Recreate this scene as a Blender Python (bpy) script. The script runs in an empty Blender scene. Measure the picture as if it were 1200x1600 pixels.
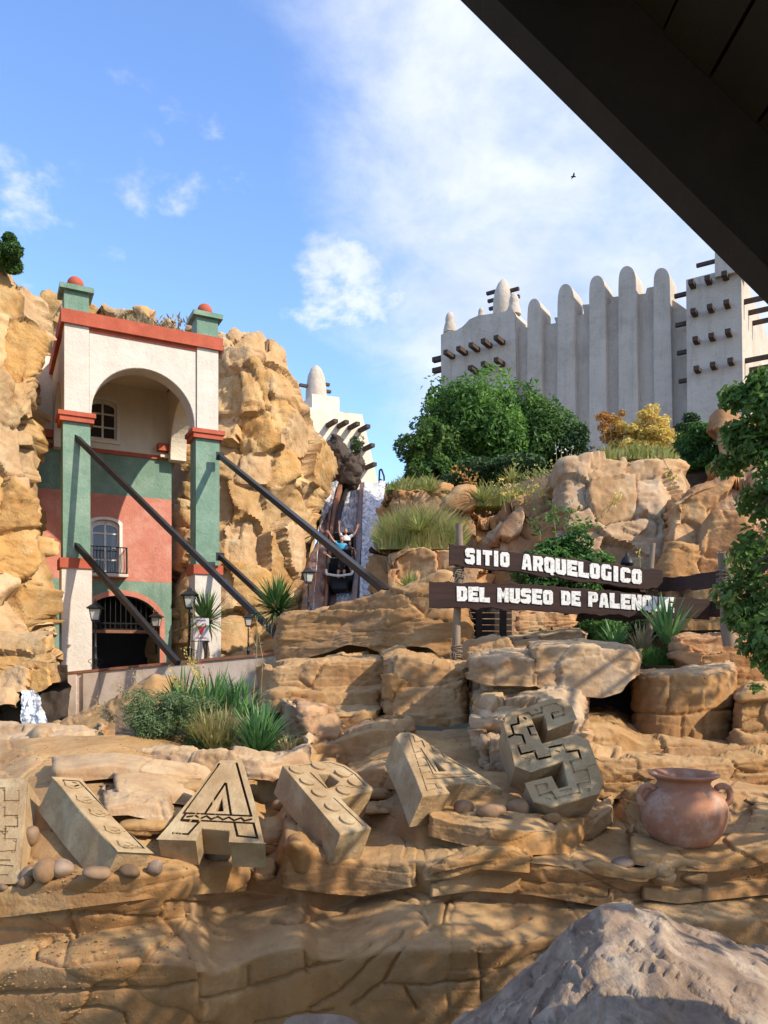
import bpy, bmesh, math, random
import numpy as np
from mathutils import Vector, Matrix

# ---------------------------------------------------------------- camera, sky, sun, exposure
F, H = 1200.0, 1020.0                       # focal length and horizon row, in pixels of a 1200 x 1600 frame
sc = bpy.context.scene
COL = sc.collection
cam_d = bpy.data.cameras.new('camera')
cam = bpy.data.objects.new('camera', cam_d); COL.objects.link(cam)
cam_d.sensor_fit = 'HORIZONTAL'; cam_d.sensor_width = 36; cam_d.lens = 36.0
cam_d.shift_y = (H - 800) / 1200.0
cam_d.clip_start = .05; cam_d.clip_end = 3000
cam.location = (0, 0, 0); cam.rotation_euler = (math.pi / 2, 0, 0)
sc.camera = cam

SUN_H = Vector((.885, -.465)).normalized()  # towards the sun, horizontally
SUN_EL = math.radians(37)
sun_dir = Vector((SUN_H.x * math.cos(SUN_EL), SUN_H.y * math.cos(SUN_EL), math.sin(SUN_EL)))
sd = bpy.data.lights.new('sun', 'SUN'); sd.energy = 3.35; sd.angle = math.radians(.53); sd.color = (1, .9, .74)
sun = bpy.data.objects.new('sun', sd); COL.objects.link(sun)
sun.rotation_euler = sun_dir.to_track_quat('Z', 'Y').to_euler()
sc.view_settings.view_transform = 'Standard'; sc.view_settings.look = 'None'
sc.view_settings.gamma = 1; sc.view_settings.use_curve_mapping = False
sc.view_settings.exposure = .95
sc.cycles.max_bounces = 6; sc.cycles.diffuse_bounces = 4; sc.cycles.transparent_max_bounces = 12

world = bpy.data.worlds.new('World'); sc.world = world; world.use_nodes = True
nt = world.node_tree; nt.nodes.clear()
def N(nt, typ, **kw):
    n = nt.nodes.new(typ)
    for k, v in kw.items():
        if k.startswith('i_'): n.inputs[k[2:].replace('_', ' ')].default_value = v
        else: setattr(n, k, v)
    return n
def build_world():
    L = nt.links.new
    out = N(nt, 'ShaderNodeOutputWorld')
    sky = N(nt, 'ShaderNodeTexSky', sky_type='NISHITA', sun_disc=False, sun_elevation=SUN_EL,
            sun_rotation=math.atan2(SUN_H.x, SUN_H.y), altitude=0, air_density=1.0, dust_density=.6, ozone_density=1.6)
    tc = N(nt, 'ShaderNodeTexCoord')
    sep = N(nt, 'ShaderNodeSeparateXYZ'); L(tc.outputs['Generated'], sep.inputs[0])
    # clouds on a layer overhead: direction divided by its height
    zc = N(nt, 'ShaderNodeMath', operation='MAXIMUM'); L(sep.outputs['Z'], zc.inputs[0]); zc.inputs[1].default_value = .0
    za = N(nt, 'ShaderNodeMath', operation='ADD'); L(zc.outputs[0], za.inputs[0]); za.inputs[1].default_value = .38
    dv = N(nt, 'ShaderNodeVectorMath', operation='DIVIDE'); L(tc.outputs['Generated'], dv.inputs[0])
    cb = N(nt, 'ShaderNodeCombineXYZ'); [L(za.outputs[0], cb.inputs[i]) for i in range(3)]
    L(cb.outputs[0], dv.inputs[1])
    def noise(scale, detail, rough, off, dist=0.0):
        mp = N(nt, 'ShaderNodeMapping'); mp.inputs['Location'].default_value = off; L(dv.outputs[0], mp.inputs[0])
        n = N(nt, 'ShaderNodeTexNoise'); n.inputs['Scale'].default_value = scale; n.inputs['Detail'].default_value = detail
        n.inputs['Roughness'].default_value = rough; n.inputs['Distortion'].default_value = dist
        L(mp.outputs[0], n.inputs['Vector']); return n.outputs['Fac']
    big = noise(2.1, 2, .45, (3.1, 1.2, .4))
    det = noise(6.0, 9, .62, (1.3, 5.2, 2.2), .25)
    # the bank of cloud stands to one side of a great circle: dot with a direction
    dot = N(nt, 'ShaderNodeVectorMath', operation='DOT_PRODUCT'); L(tc.outputs['Generated'], dot.inputs[0])
    dot.inputs[1].default_value = Vector((.90, -.05, .14)).normalized()
    bank = N(nt, 'ShaderNodeMapRange', interpolation_type='SMOOTHSTEP'); L(dot.outputs['Value'], bank.inputs[0])
    bank.inputs[1].default_value = -.16; bank.inputs[2].default_value = .16; bank.inputs[3].default_value = -.12; bank.inputs[4].default_value = .35
    def M(op, a, b):
        m = N(nt, 'ShaderNodeMath', operation=op)
        for i, v in enumerate((a, b)):
            if isinstance(v, (int, float)): m.inputs[i].default_value = v
            else: L(v, m.inputs[i])
        return m.outputs[0]
    dens = M('ADD', M('ADD', M('MULTIPLY', big, .55), M('MULTIPLY', det, .55)), bank.outputs[0])
    mask = N(nt, 'ShaderNodeMapRange', interpolation_type='SMOOTHSTEP'); L(dens, mask.inputs[0])
    mask.inputs[1].default_value = .58; mask.inputs[2].default_value = 1.02; mask.inputs[3].default_value = 0; mask.inputs[4].default_value = .93
    puff = noise(4.6, 8, .58, (9.3, 4.4, 8.2), .1)
    pm = N(nt, 'ShaderNodeMapRange', interpolation_type='SMOOTHSTEP'); L(puff, pm.inputs[0]); pm.inputs[1].default_value = .575; pm.inputs[2].default_value = .70; pm.inputs[3].default_value = 0; pm.inputs[4].default_value = .85
    allm = M('MAXIMUM', mask.outputs[0], pm.outputs[0])
    shade = N(nt, 'ShaderNodeMapRange'); L(noise(3.3, 7, .6, (7.7, 2.2, 5.1), .3), shade.inputs[0])
    shade.inputs[1].default_value = .32; shade.inputs[2].default_value = .66; shade.inputs[3].default_value = 0; shade.inputs[4].default_value = 1
    cc = N(nt, 'ShaderNodeMix', data_type='RGBA'); L(shade.outputs[0], cc.inputs[0])
    cc.inputs[6].default_value = (2.2, 2.65, 3.7, 1); cc.inputs[7].default_value = (4.1, 4.25, 4.7, 1)
    tint = N(nt, 'ShaderNodeMix', data_type='RGBA', blend_type='MULTIPLY'); tint.inputs[0].default_value = 1
    L(sky.outputs[0], tint.inputs[6]); tint.inputs[7].default_value = (.98, 1.12, 1.38, 1)
    mx = N(nt, 'ShaderNodeMix', data_type='RGBA'); L(allm, mx.inputs[0]); L(tint.outputs[2], mx.inputs[6]); L(cc.outputs[2], mx.inputs[7])
    bg = N(nt, 'ShaderNodeBackground'); L(mx.outputs[2], bg.inputs[0]); bg.inputs[1].default_value = .14
    L(bg.outputs[0], out.inputs[0])
build_world()

# ---------------------------------------------------------------- helpers
def P(px, py, Y):
    """World point seen at a pixel of the 1200 x 1600 frame, Y metres ahead."""
    return Vector(((px - 600) / F * Y, Y, (H - py) / F * Y))
def ray_plane(px, py, p0, n):
    d = Vector(((px - 600) / F, 1, (H - py) / F))
    return d * (Vector(p0).dot(n) / d.dot(n))

def material(name, color, rough=.8, color2=None, scale=3.0, detail=6, bump=0.0, bscale=20.0, color3=None, scale3=.7,
             metal=0.0, trans=0.0, cellvar=0.0, stretch=(1, 1, 1), spec=.3, contrast=(.35, .65), bump2=0.0, b2scale=4.0, tread_light=None, streak=0.0):
    m = bpy.data.materials.new(name); m.use_nodes = True
    t = m.node_tree; L = t.links.new
    b = t.nodes['Principled BSDF']; b.inputs['Roughness'].default_value = rough; b.inputs['Metallic'].default_value = metal
    b.inputs['Specular IOR Level'].default_value = spec
    geo = N(t, 'ShaderNodeNewGeometry'); mp = N(t, 'ShaderNodeMapping'); mp.inputs['Scale'].default_value = stretch
    L(geo.outputs['Position'], mp.inputs[0])
    def noise(s, d=6, r=.6):
        n = N(t, 'ShaderNodeTexNoise'); n.inputs['Scale'].default_value = s; n.inputs['Detail'].default_value = d
        n.inputs['Roughness'].default_value = r; L(mp.outputs[0], n.inputs['Vector']); return n.outputs['Fac']
    c = N(t, 'ShaderNodeRGB'); c.outputs[0].default_value = (*color, 1); cur = c.outputs[0]
    def mix(fac, col, cur, bt='MIX'):
        x = N(t, 'ShaderNodeMix', data_type='RGBA', blend_type=bt)
        if isinstance(fac, float): x.inputs[0].default_value = fac
        else: L(fac, x.inputs[0])
        L(cur, x.inputs[6])
        if isinstance(col, tuple): x.inputs[7].default_value = (*col[:3], 1)
        else: L(col, x.inputs[7])
        return x.outputs[2]
    def ramp(v, lo, hi, a=0., bb=1.):
        r = N(t, 'ShaderNodeMapRange'); L(v, r.inputs[0]); r.inputs[1].default_value = lo; r.inputs[2].default_value = hi
        r.inputs[3].default_value = a; r.inputs[4].default_value = bb; return r.outputs[0]
    if color2: cur = mix(ramp(noise(scale, detail), *contrast), color2, cur)
    if color3: cur = mix(ramp(noise(scale3, 5, .7), .48, .68), color3, cur)
    if streak:
        mp2 = N(t, 'ShaderNodeMapping'); mp2.inputs['Scale'].default_value = (1, 1, .12); L(geo.outputs['Position'], mp2.inputs[0])
        n = N(t, 'ShaderNodeTexNoise'); n.inputs['Scale'].default_value = 2.2; n.inputs['Detail'].default_value = 8; L(mp2.outputs[0], n.inputs['Vector'])
        n.inputs['Roughness'].default_value = .7
        cur = mix(ramp(n.outputs['Fac'], .5, .75, 0., streak), tuple(x * .35 for x in color), cur)
    if tread_light:                                        # sky light on the level tops, put into the colour
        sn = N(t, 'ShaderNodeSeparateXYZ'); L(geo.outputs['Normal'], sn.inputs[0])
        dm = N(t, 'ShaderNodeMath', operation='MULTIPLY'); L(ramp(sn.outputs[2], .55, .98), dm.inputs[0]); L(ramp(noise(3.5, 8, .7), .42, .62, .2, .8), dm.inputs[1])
        cur = mix(dm.outputs[0], tread_light, cur)
    if cellvar:
        a = N(t, 'ShaderNodeAttribute', attribute_name='rk'); s = N(t, 'ShaderNodeSeparateColor'); L(a.outputs['Color'], s.inputs[0])
        h = N(t, 'ShaderNodeHueSaturation'); L(cur, h.inputs['Color'])
        L(ramp(s.outputs[0], 0, 1, 1 - cellvar, 1 + cellvar), h.inputs['Value'])
        L(ramp(s.outputs[1], 0, 1, 1 - cellvar * .8, 1 + cellvar * .5), h.inputs['Saturation']); cur = h.outputs[0]
    L(cur, b.inputs['Base Color'])
    if bump or bump2:
        prev = None
        for st, s in ((bump2, b2scale), (bump, bscale)):
            if not st: continue
            bp = N(t, 'ShaderNodeBump'); bp.inputs['Strength'].default_value = 1; bp.inputs['Distance'].default_value = st
            L(noise(s, 8, .65), bp.inputs['Height'])
            if prev: L(prev, bp.inputs['Normal'])
            prev = bp.outputs[0]
        L(prev, b.inputs['Normal'])
    if trans:
        tr = N(t, 'ShaderNodeBsdfTranslucent'); L(cur, tr.inputs[0]); mxs = N(t, 'ShaderNodeMixShader'); mxs.inputs[0].default_value = trans
        L(b.outputs[0], mxs.inputs[1]); L(tr.outputs[0], mxs.inputs[2]); L(mxs.outputs[0], t.nodes['Material Output'].inputs[0])
    return m

M = {}
M['cliff'] = material('sunlit_cliff_rock', (.50, .31, .135), .9, (.40, .22, .085), 1.3, color3=(.52, .37, .20), scale3=.8, bump=.035, bscale=11, bump2=.065, b2scale=3.2, cellvar=.16, streak=.35)
M['rock'] = material('moulded_rock', (.345, .18, .064), .85, (.225, .108, .038), 2.2, color3=(.43, .27, .125), scale3=1.1, bump=.005, bscale=45, bump2=.014, b2scale=11, cellvar=.06, streak=.45, tread_light=(.46, .29, .125), contrast=(.3, .7))
M['rock2'] = material('orange_hill_rock', (.42, .225, .10), .9, (.29, .14, .06), 1.6, color3=(.47, .31, .16), scale3=.9, bump=.012, bscale=18, bump2=.03, b2scale=4, cellvar=.16, streak=.6)
M['pale_rock'] = material('pale_topped_rock', (.40, .255, .135), .9, (.29, .165, .08), 2.5, color3=(.45, .33, .21), scale3=1.5, bump=.008, bscale=30, bump2=.014, b2scale=8, cellvar=.10, streak=.4, tread_light=(.50, .35, .19))
M['grey_rock'] = material('grey_boulder_rock', (.33, .235, .16), .95, (.18, .12, .08), 7.0, color3=(.46, .36, .26), scale3=4.5, bump=.004, bscale=110, bump2=.016, b2scale=20, stretch=(1, .35, 1.6), cellvar=.05)
M['dark_rock'] = material('dark_brown_rock', (.075, .05, .035), .8, (.04, .03, .025), 2.0, bump=.02, bscale=12, cellvar=.2)  # dark brown rock for the crags, pit wall and hollow
M['letter'] = material('carved_letter_stone', (.40, .275, .15), .9, (.28, .18, .085), 5, color3=(.45, .345, .20), scale3=3, bump=.004, bscale=60, bump2=.018, b2scale=12, contrast=(.3, .7), streak=.5)
M['pebble'] = material('river_pebble', (.25, .15, .08), .7, (.15, .09, .05), 9, bump=.002, bscale=60, cellvar=.35)
M['white'] = material('white_stucco', (.61, .55, .48), .9, (.52, .46, .39), 1.5, bump=.014, bscale=14, bump2=.03, b2scale=3, streak=.22, color3=(.55, .50, .45), scale3=4)
M['cream'] = material('cream_stucco', (.70, .61, .49), .9, (.64, .55, .43), 1.2, bump=.014, bscale=12, streak=.18, bump2=.02, b2scale=3)
M['green'] = material('green_stucco', (.17, .27, .205), .9, (.14, .225, .165), 1.8, color3=(.23, .31, .24), scale3=1.3, bump=.016, bscale=12, bump2=.02, b2scale=3, streak=.45)
M['coral'] = material('coral_stucco', (.52, .20, .14), .9, (.46, .165, .115), 1.6, color3=(.57, .28, .21), scale3=1.0, bump=.016, bscale=12, bump2=.02, b2scale=3, streak=.25)
M['red'] = material('red_trim_stucco', (.43, .10, .055), .85, (.34, .075, .04), 2.4, bump=.012, bscale=14, streak=.15)
M['castle'] = material('pale_mud_plaster', (.52, .45, .375), .95, (.46, .39, .32), .45, color3=(.41, .345, .28), scale3=.25, bump=.10, bscale=1.8, bump2=.12, b2scale=.45, streak=.38)
M['beam'] = material('weathered_beam_wood', (.085, .055, .04), .85, (.05, .035, .028), 4, bump=.02, bscale=8)
M['black'] = material('black_painted_iron', (.018, .017, .018), .45, (.03, .028, .027), 9, metal=.3)
M['strut'] = material('black_steel_strut', (.022, .021, .024), .38, (.035, .032, .032), 5, metal=.4)
M['sign'] = material('dark_brown_board', (.026, .0115, .009), .75, (.048, .021, .015), 5, stretch=(.25, 1, 3), bump=.003, bscale=30)
M['signwhite'] = material('white_sign_paint', (.74, .72, .67), .75, (.42, .37, .31), 30, contrast=(.5, .68), bump=.001, bscale=60)
M['post'] = material('weathered_grey_log', (.27, .20, .14), .85, (.16, .115, .08), 8, stretch=(1, 1, .2), bump=.006, bscale=25)
M['rope'] = material('frayed_rope', (.24, .18, .12), .95, (.14, .10, .07), 30, bump=.003, bscale=80)
M['terracotta'] = material('weathered_terracotta', (.40, .185, .105), .85, (.30, .125, .065), 5, color3=(.46, .30, .21), scale3=4.5, bump=.002, bscale=50, contrast=(.3, .7))
M['winframe'] = material('white_window_frame', (.72, .68, .62), .6, (.6, .56, .5), 8)
M['glass'] = material('dark_window_glass', (.012, .014, .018), .08, (.02, .02, .024), 2, spec=.8)
M['lampglass'] = material('milky_lantern_glass', (.74, .70, .62), .25, (.6, .56, .48), 6, trans=.4)
M['earth'] = material('dry_earth', (.16, .10, .055), .95, (.09, .06, .035), 5, bump=.02, bscale=12)
M['ground'] = material('distant_ground', (.13, .12, .06), .95, (.08, .09, .04), .3, bump=.02, bscale=3)
M['terrwall'] = material('pink_white_parapet', (.55, .45, .38), .9, (.46, .36, .29), 1.3, color3=(.36, .26, .18), scale3=.9, bump=.01, bscale=12, streak=.3)
M['flume'] = material('rusty_flume_concrete', (.135, .065, .05), .35, (.075, .04, .034), 2, color3=(.24, .15, .13), scale3=2, stretch=(1, 1, .3), bump=.03, bscale=6, spec=.6)
M['rust'] = material('rust_orange_rail', (.27, .11, .055), .6, (.16, .07, .04), 5, bump=.01, bscale=12)
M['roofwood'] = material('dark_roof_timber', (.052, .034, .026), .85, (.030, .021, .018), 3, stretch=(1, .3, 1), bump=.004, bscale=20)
M['planks'] = material('dark_fence_planks', (.05, .035, .028), .85, (.03, .022, .018), 6, stretch=(.3, 1, 3), bump=.004, bscale=20)
def leafmat(n, c, c2, s=1.2, tr=.3, c3=None): return material(n, c, .55, c2, s, trans=tr, contrast=(.38, .62), spec=.25, color3=c3, scale3=.5)
M['tree'] = leafmat('dark_tree_leaf', (.11, .20, .05), (.06, .13, .036), .35, .4, (.17, .29, .065))
M['tree2'] = leafmat('bright_tree_leaf', (.16, .30, .06), (.09, .19, .045), .5, .4)
M['shrub'] = leafmat('shrub_leaf', (.10, .21, .04), (.05, .12, .03), 2.0, .35)
M['darkshrub'] = leafmat('dark_shrub_leaf', (.055, .11, .035), (.035, .07, .026), 1.2, .2)
M['near_leaf'] = leafmat('near_tree_leaf', (.14, .25, .05), (.08, .155, .035), 6, .35, (.13, .20, .05))
M['yellow'] = leafmat('yellow_autumn_leaf', (.72, .60, .18), (.66, .46, .11), 2.5, .35)
M['orange'] = leafmat('orange_autumn_leaf', (.50, .22, .06), (.48, .30, .08), 2.5, .35)
M['yucca'] = leafmat('yucca_blade', (.085, .20, .07), (.14, .26, .08), 6, .2)
M['palm'] = leafmat('palm_blade', (.07, .15, .045), (.11, .19, .05), 5, .2)
M['grass'] = leafmat('grass_blade', (.24, .29, .07), (.36, .33, .12), 3, .3)
M['dry'] = leafmat('dry_straw', (.42, .33, .16), (.30, .22, .11), 5, .25)
M['sage'] = leafmat('sage_leaf', (.19, .26, .12), (.12, .19, .075), 8, .3)
M['flower'] = leafmat('red_flower', (.50, .05, .04), (.40, .03, .03), 9, .2)
M['whiteflower'] = leafmat('white_flower', (.75, .75, .70), (.65, .66, .6), 9, .2)
M['bark'] = material('grey_brown_bark', (.11, .08, .055), .9, (.06, .045, .032), 8, stretch=(1, 1, .3), bump=.01, bscale=25)
def water_mat():
    m = bpy.data.materials.new('white_falling_water'); m.use_nodes = True; t = m.node_tree; L = t.links.new
    b = t.nodes['Principled BSDF']; b.inputs['Base Color'].default_value = (.88, .89, .92, 1); b.inputs['Roughness'].default_value = .25
    geo = N(t, 'ShaderNodeNewGeometry'); mp = N(t, 'ShaderNodeMapping'); mp.inputs['Scale'].default_value = (1.5, 1.5, .4); L(geo.outputs['Position'], mp.inputs[0])
    n = N(t, 'ShaderNodeTexNoise'); n.inputs['Scale'].default_value = 3.2; n.inputs['Detail'].default_value = 10; n.inputs['Roughness'].default_value = .75; L(mp.outputs[0], n.inputs['Vector'])
    r = N(t, 'ShaderNodeMapRange'); L(n.outputs['Fac'], r.inputs[0]); r.inputs[1].default_value = .40; r.inputs[2].default_value = .58
    r.inputs[3].default_value = .34; r.inputs[4].default_value = 1
    L(r.outputs[0], b.inputs['Alpha'])
    bp = N(t, 'ShaderNodeBump'); bp.inputs['Distance'].default_value = .08; L(n.outputs['Fac'], bp.inputs['Height']); L(bp.outputs[0], b.inputs['Normal'])
    return m
M['water'] = water_mat(); M['film'] = M['water'].copy(); M['film'].name = 'thin_running_water'
for n_ in M['film'].node_tree.nodes:
    if n_.type == 'MAP_RANGE': n_.inputs[1].default_value = .38; n_.inputs[2].default_value = .66; n_.inputs[3].default_value = .05; n_.inputs[4].default_value = .9
    if n_.type == 'MAPPING': n_.inputs['Scale'].default_value = (2.2, .5, .5)
def flat(name, c, rough=.7): return material(name, c, rough, tuple(x * .85 for x in c), 6)
M['skin'] = flat('skin', (.52, .27, .18)); M['hair'] = flat('dark_hair', (.03, .02, .015)); M['hair2'] = flat('fair_hair', (.22, .15, .09))
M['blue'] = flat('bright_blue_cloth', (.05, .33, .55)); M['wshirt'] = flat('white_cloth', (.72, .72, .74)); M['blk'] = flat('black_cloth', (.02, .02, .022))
M['redc'] = flat('red_cloth', (.30, .06, .04)); M['poster'] = flat('white_poster', (.72, .70, .70)); M['pred'] = flat('red_print', (.55, .04, .05))

def tag(o, label=None, cat=None, group=None, kind=None):
    if label: o['label'] = label
    if cat: o['category'] = cat
    if group: o['group'] = group
    if kind: o['kind'] = kind
    return o
def empty(name, loc, label, cat, group=None, rz=0):
    o = bpy.data.objects.new(name, None); COL.objects.link(o); o.location = loc; o.rotation_euler.z = rz
    o.empty_display_size = .2
    return tag(o, label, cat, group)
def link(name, me, mat, parent=None, local=False):
    o = bpy.data.objects.new(name, me); COL.objects.link(o)
    if mat is not None and not me.materials: me.materials.append(mat)
    if parent is not None:
        o.parent = parent
        if not local:
            r = parent
            off = Vector(r.location)
            while r.parent: r = r.parent; off += Vector(r.location)
            me.transform(Matrix.Translation(-off))
    return o
def mesh_np(name, V, Fc, mat, parent=None, smooth=True, local=False, rk=None):
    V = np.asarray(V, dtype=np.float32); Fc = np.asarray(Fc, dtype=np.int32)
    me = bpy.data.meshes.new(name); k = Fc.shape[1]
    me.vertices.add(len(V)); me.vertices.foreach_set('co', V.ravel())
    me.loops.add(Fc.size); me.loops.foreach_set('vertex_index', Fc.ravel())
    me.polygons.add(len(Fc)); me.polygons.foreach_set('loop_start', np.arange(0, Fc.size, k, dtype=np.int32))
    me.polygons.foreach_set('use_smooth', np.full(len(Fc), smooth)); me.update(calc_edges=True)
    if rk is not None:
        a = me.color_attributes.new('rk', 'FLOAT_COLOR', 'POINT')
        c = np.ones((len(V), 4), np.float32); c[:, :rk.shape[1]] = rk; a.data.foreach_set('color', c.ravel())
    return link(name, me, mat, parent, local)
def from_bm(name, bm, mat, parent=None, smooth=False, local=False):
    bmesh.ops.recalc_face_normals(bm, faces=bm.faces)
    me = bpy.data.meshes.new(name); bm.to_mesh(me); bm.free()
    if smooth:
        me.polygons.foreach_set('use_smooth', [True] * len(me.polygons)); me.update()
        me.set_sharp_from_angle(angle=math.radians(44))
    return link(name, me, mat, parent, local)
def copy_tree(o, parent=None):
    c = o.copy(); COL.objects.link(c)
    if parent is not None: c.parent = parent
    for ch in list(o.children): copy_tree(ch, c)
    return c
def add_box(bm, c, u, v, w, hu, hv, hw):
    """Box about c with half extents along three unit axes."""
    c, u, v, w = Vector(c), Vector(u) * hu, Vector(v) * hv, Vector(w) * hw
    vs = [bm.verts.new(c + u * a + v * b + w * d) for a in (-1, 1) for b in (-1, 1) for d in (-1, 1)]
    for f in ((0, 1, 3, 2), (4, 6, 7, 5), (0, 4, 5, 1), (2, 3, 7, 6), (0, 2, 6, 4), (1, 5, 7, 3)): bm.faces.new([vs[i] for i in f])
    return vs
def add_tube(bm, p, q, r0, r1=None, n=8, cap=True):
    p, q = Vector(p), Vector(q); r1 = r0 if r1 is None else r1; d = (q - p).normalized()
    a = d.orthogonal().normalized(); b = d.cross(a)
    A = [bm.verts.new(p + (a * math.cos(t) + b * math.sin(t)) * r0) for t in [2 * math.pi * i / n for i in range(n)]]
    B = [bm.verts.new(q + (a * math.cos(t) + b * math.sin(t)) * r1) for t in [2 * math.pi * i / n for i in range(n)]]
    for i in range(n): bm.faces.new((A[i], A[(i + 1) % n], B[(i + 1) % n], B[i]))
    if cap: bm.faces.new(A[::-1]); bm.faces.new(B)
def add_path(bm, pts, r, n=6):
    for a, b in zip(pts[:-1], pts[1:]): add_tube(bm, a, b, r if not callable(r) else r(a), r if not callable(r) else r(b), n)
def add_lathe(bm, c, prof, n=24, rough=0):
    c = Vector(c); rings = []
    for r, z in prof:
        rings.append([bm.verts.new(c + Vector((r * math.cos(2 * math.pi * i / n), r * math.sin(2 * math.pi * i / n), z))) for i in range(n)])
    for A, B in zip(rings[:-1], rings[1:]):
        for i in range(n): bm.faces.new((A[i], A[(i + 1) % n], B[(i + 1) % n], B[i]))
    bm.faces.new(rings[0][::-1]); bm.faces.new(rings[-1])
def prism(bm, poly, vec, holes=()):
    """Extrude a closed polygon of world points by vec (holes by triangle fill)."""
    vec = Vector(vec); loops = [poly] + list(holes); edges = []; rings = []
    for lp in loops:
        vs = [bm.verts.new(p) for p in lp]; rings.append(vs)
        edges += [bm.edges.new((vs[i], vs[(i + 1) % len(vs)])) for i in range(len(vs))]
    g = bmesh.ops.triangle_fill(bm, use_beauty=True, use_dissolve=False, edges=edges)
    faces = [x for x in g['geom'] if isinstance(x, bmesh.types.BMFace)]
    mp = {}
    for vs in rings:
        for v in vs: mp[v] = bm.verts.new(v.co + vec)
    for f in faces: bm.faces.new([mp[v] for v in f.verts][::-1])
    for vs in rings:
        for i in range(len(vs)):
            a, b = vs[i], vs[(i + 1) % len(vs)]; bm.faces.new((a, b, mp[b], mp[a]))
def bevel(bm, w, seg=2, ang=.5):
    es = [e for e in bm.edges if len(e.link_faces) == 2 and e.calc_face_angle(0) > ang]
    bmesh.ops.bevel(bm, geom=es, offset=w, segments=seg, affect='EDGES', profile=.5, clamp_overlap=True)

# ---- noise
def _h(i, j, k, s):
    n = (i.astype(np.int64) * 374761393 + j.astype(np.int64) * 668265263 + k.astype(np.int64) * 2147483647 + s * 974634777) & 0xffffffff
    n = ((n ^ (n >> 13)) * 1274126177) & 0xffffffff; n = ((n ^ (n >> 16)) * 2246822519) & 0xffffffff
    return ((n ^ (n >> 15)) & 0xffffff) / float(0xffffff)
def vnoise(p, s=0):
    i = np.floor(p).astype(np.int64); f = p - i; f = f * f * f * (f * (f * 6 - 15) + 10); r = 0
    for a in (0, 1):
        for b in (0, 1):
            for c in (0, 1):
                w = (f[:, 0] if a else 1 - f[:, 0]) * (f[:, 1] if b else 1 - f[:, 1]) * (f[:, 2] if c else 1 - f[:, 2])
                r = r + w * _h(i[:, 0] + a, i[:, 1] + b, i[:, 2] + c, s)
    return r * 2 - 1
def fbm(p, o=4, g=.5, s=0):
    r = 0; a = 1; t = 0
    for k in range(o): r = r + a * vnoise(p * (2 ** k) + k * 17.3, s + k); t += a; a *= g
    return r / t
def cells(p, s=0):
    """Jittered-grid Voronoi: nearest distance, second distance, hash id (3 randoms) and offset from the seed."""
    i0 = np.floor(p).astype(np.int64); n = len(p)
    d1 = np.full(n, 9.); d2 = np.full(n, 9.); best = np.zeros((n, 3)); key = np.zeros((n, 3), np.int64)
    for a in (-1, 0, 1):
        for b in (-1, 0, 1):
            for c in (-1, 0, 1):
                I = i0 + np.array((a, b, c)); sp = I + np.stack([_h(I[:, 0], I[:, 1], I[:, 2], s + q) for q in (1, 2, 3)], 1) * .7 + .15
                v = p - sp; d = ((v ** 2) ** 2).sum(1) ** .25; m = d < d1
                d2 = np.where(m, d1, np.minimum(d2, d)); d1 = np.where(m, d, d1); best[m] = v[m]; key[m] = I[m]
    R = np.stack([_h(key[:, 0], key[:, 1], key[:, 2], s + q) for q in (11, 12, 13, 14)], 1)
    kid = (key[:, 0] * 73856093) ^ (key[:, 1] * 19349663) ^ (key[:, 2] * 83492791)
    return d1, d2, R, best, kid
def rockify(V, Nr, big=(1.4, 1.4, .9), amp=.25, tilt=.35, groove=.1, small=.35, fine=.02, warp=.22, seed=0, strata=0.0, sh=.3, gw=.045, chip=0.0, ridge=0.0):
    """Push points along their normals into flat-faced blocks with thin joints, strata lines and roughness."""
    big = np.array(big, float); w = np.stack([fbm(V / big * .55 + 31 * k, 2, .4, seed + 50 + k) for k in range(3)], 1)
    q = V / big + w * warp * 1.6; q = q + .035 * np.stack([fbm(V / big * 4.5 + 11 * k, 2, .5, seed + 60 + k) for k in range(3)], 1)
    d1, d2, R, off, kid = cells(q, seed)
    tv = R[:, :3] * 2 - 1; base = (R[:, 3] - .5) * 1.6 * amp + (off * tv).sum(1) * tilt * amp * 2
    e = d2 - d1; joint = np.exp(-(e / gw) ** 2) * np.clip(.55 + 1.2 * vnoise(q * 1.1 + 9, seed + 8), .1, 1)
    disp = base - groove * joint
    if small:
        q2 = q * np.array((2.1, 2.1, 2.6)) + 5.3; a1, a2, R2, off2, _ = cells(q2, seed + 7)
        on = np.clip(vnoise(q * .9 + 3.3, seed + 12) * 3 + .4, 0, 1)
        disp = disp + on * small * amp * ((R2[:, 3] - .5) * .7 + (off2 * (R2[:, :3] * 2 - 1)).sum(1) * 1.3) - on * groove * .5 * small * np.exp(-((a2 - a1) / .06) ** 2)
    if strata:
        zz = V[:, 2] + .45 * sh * fbm(V / sh * .22, 3, .5, seed + 3); ph = zz / sh
        fr = ph - np.floor(ph); lay = _h(np.floor(ph), np.floor(ph) * 0, np.floor(ph) * 0, seed + 5)
        on = np.clip(vnoise(V * 1.3, seed + 9) * 2.5 + .55, 0, 1)
        disp = disp + strata * on * ((lay - .5) * 1.0 + (np.minimum(fr / .12, 1) * (.35 + .75 * fr) - .6) * 1.5)
    if chip:
        q3 = q * np.array((5.5, 5.5, 6.5)) + 1.7; b1, b2, R3, off3, _ = cells(q3, seed + 15)
        disp = disp + chip * ((R3[:, 3] - .5) * .8 + (off3 * (R3[:, :3] * 2 - 1)).sum(1) * 1.6)
    rd = 1 - np.abs(vnoise(V * 3.1 + 4, seed + 21)); disp = disp - ridge * rd ** 5
    disp = disp + fine * fbm(V * 7, 4, .55, seed + 4) + fine * 2.2 * fbm(V * 1.6, 3, .5, seed + 6)
    return V + Nr * disp[:, None], R[:, :2], kid
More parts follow.
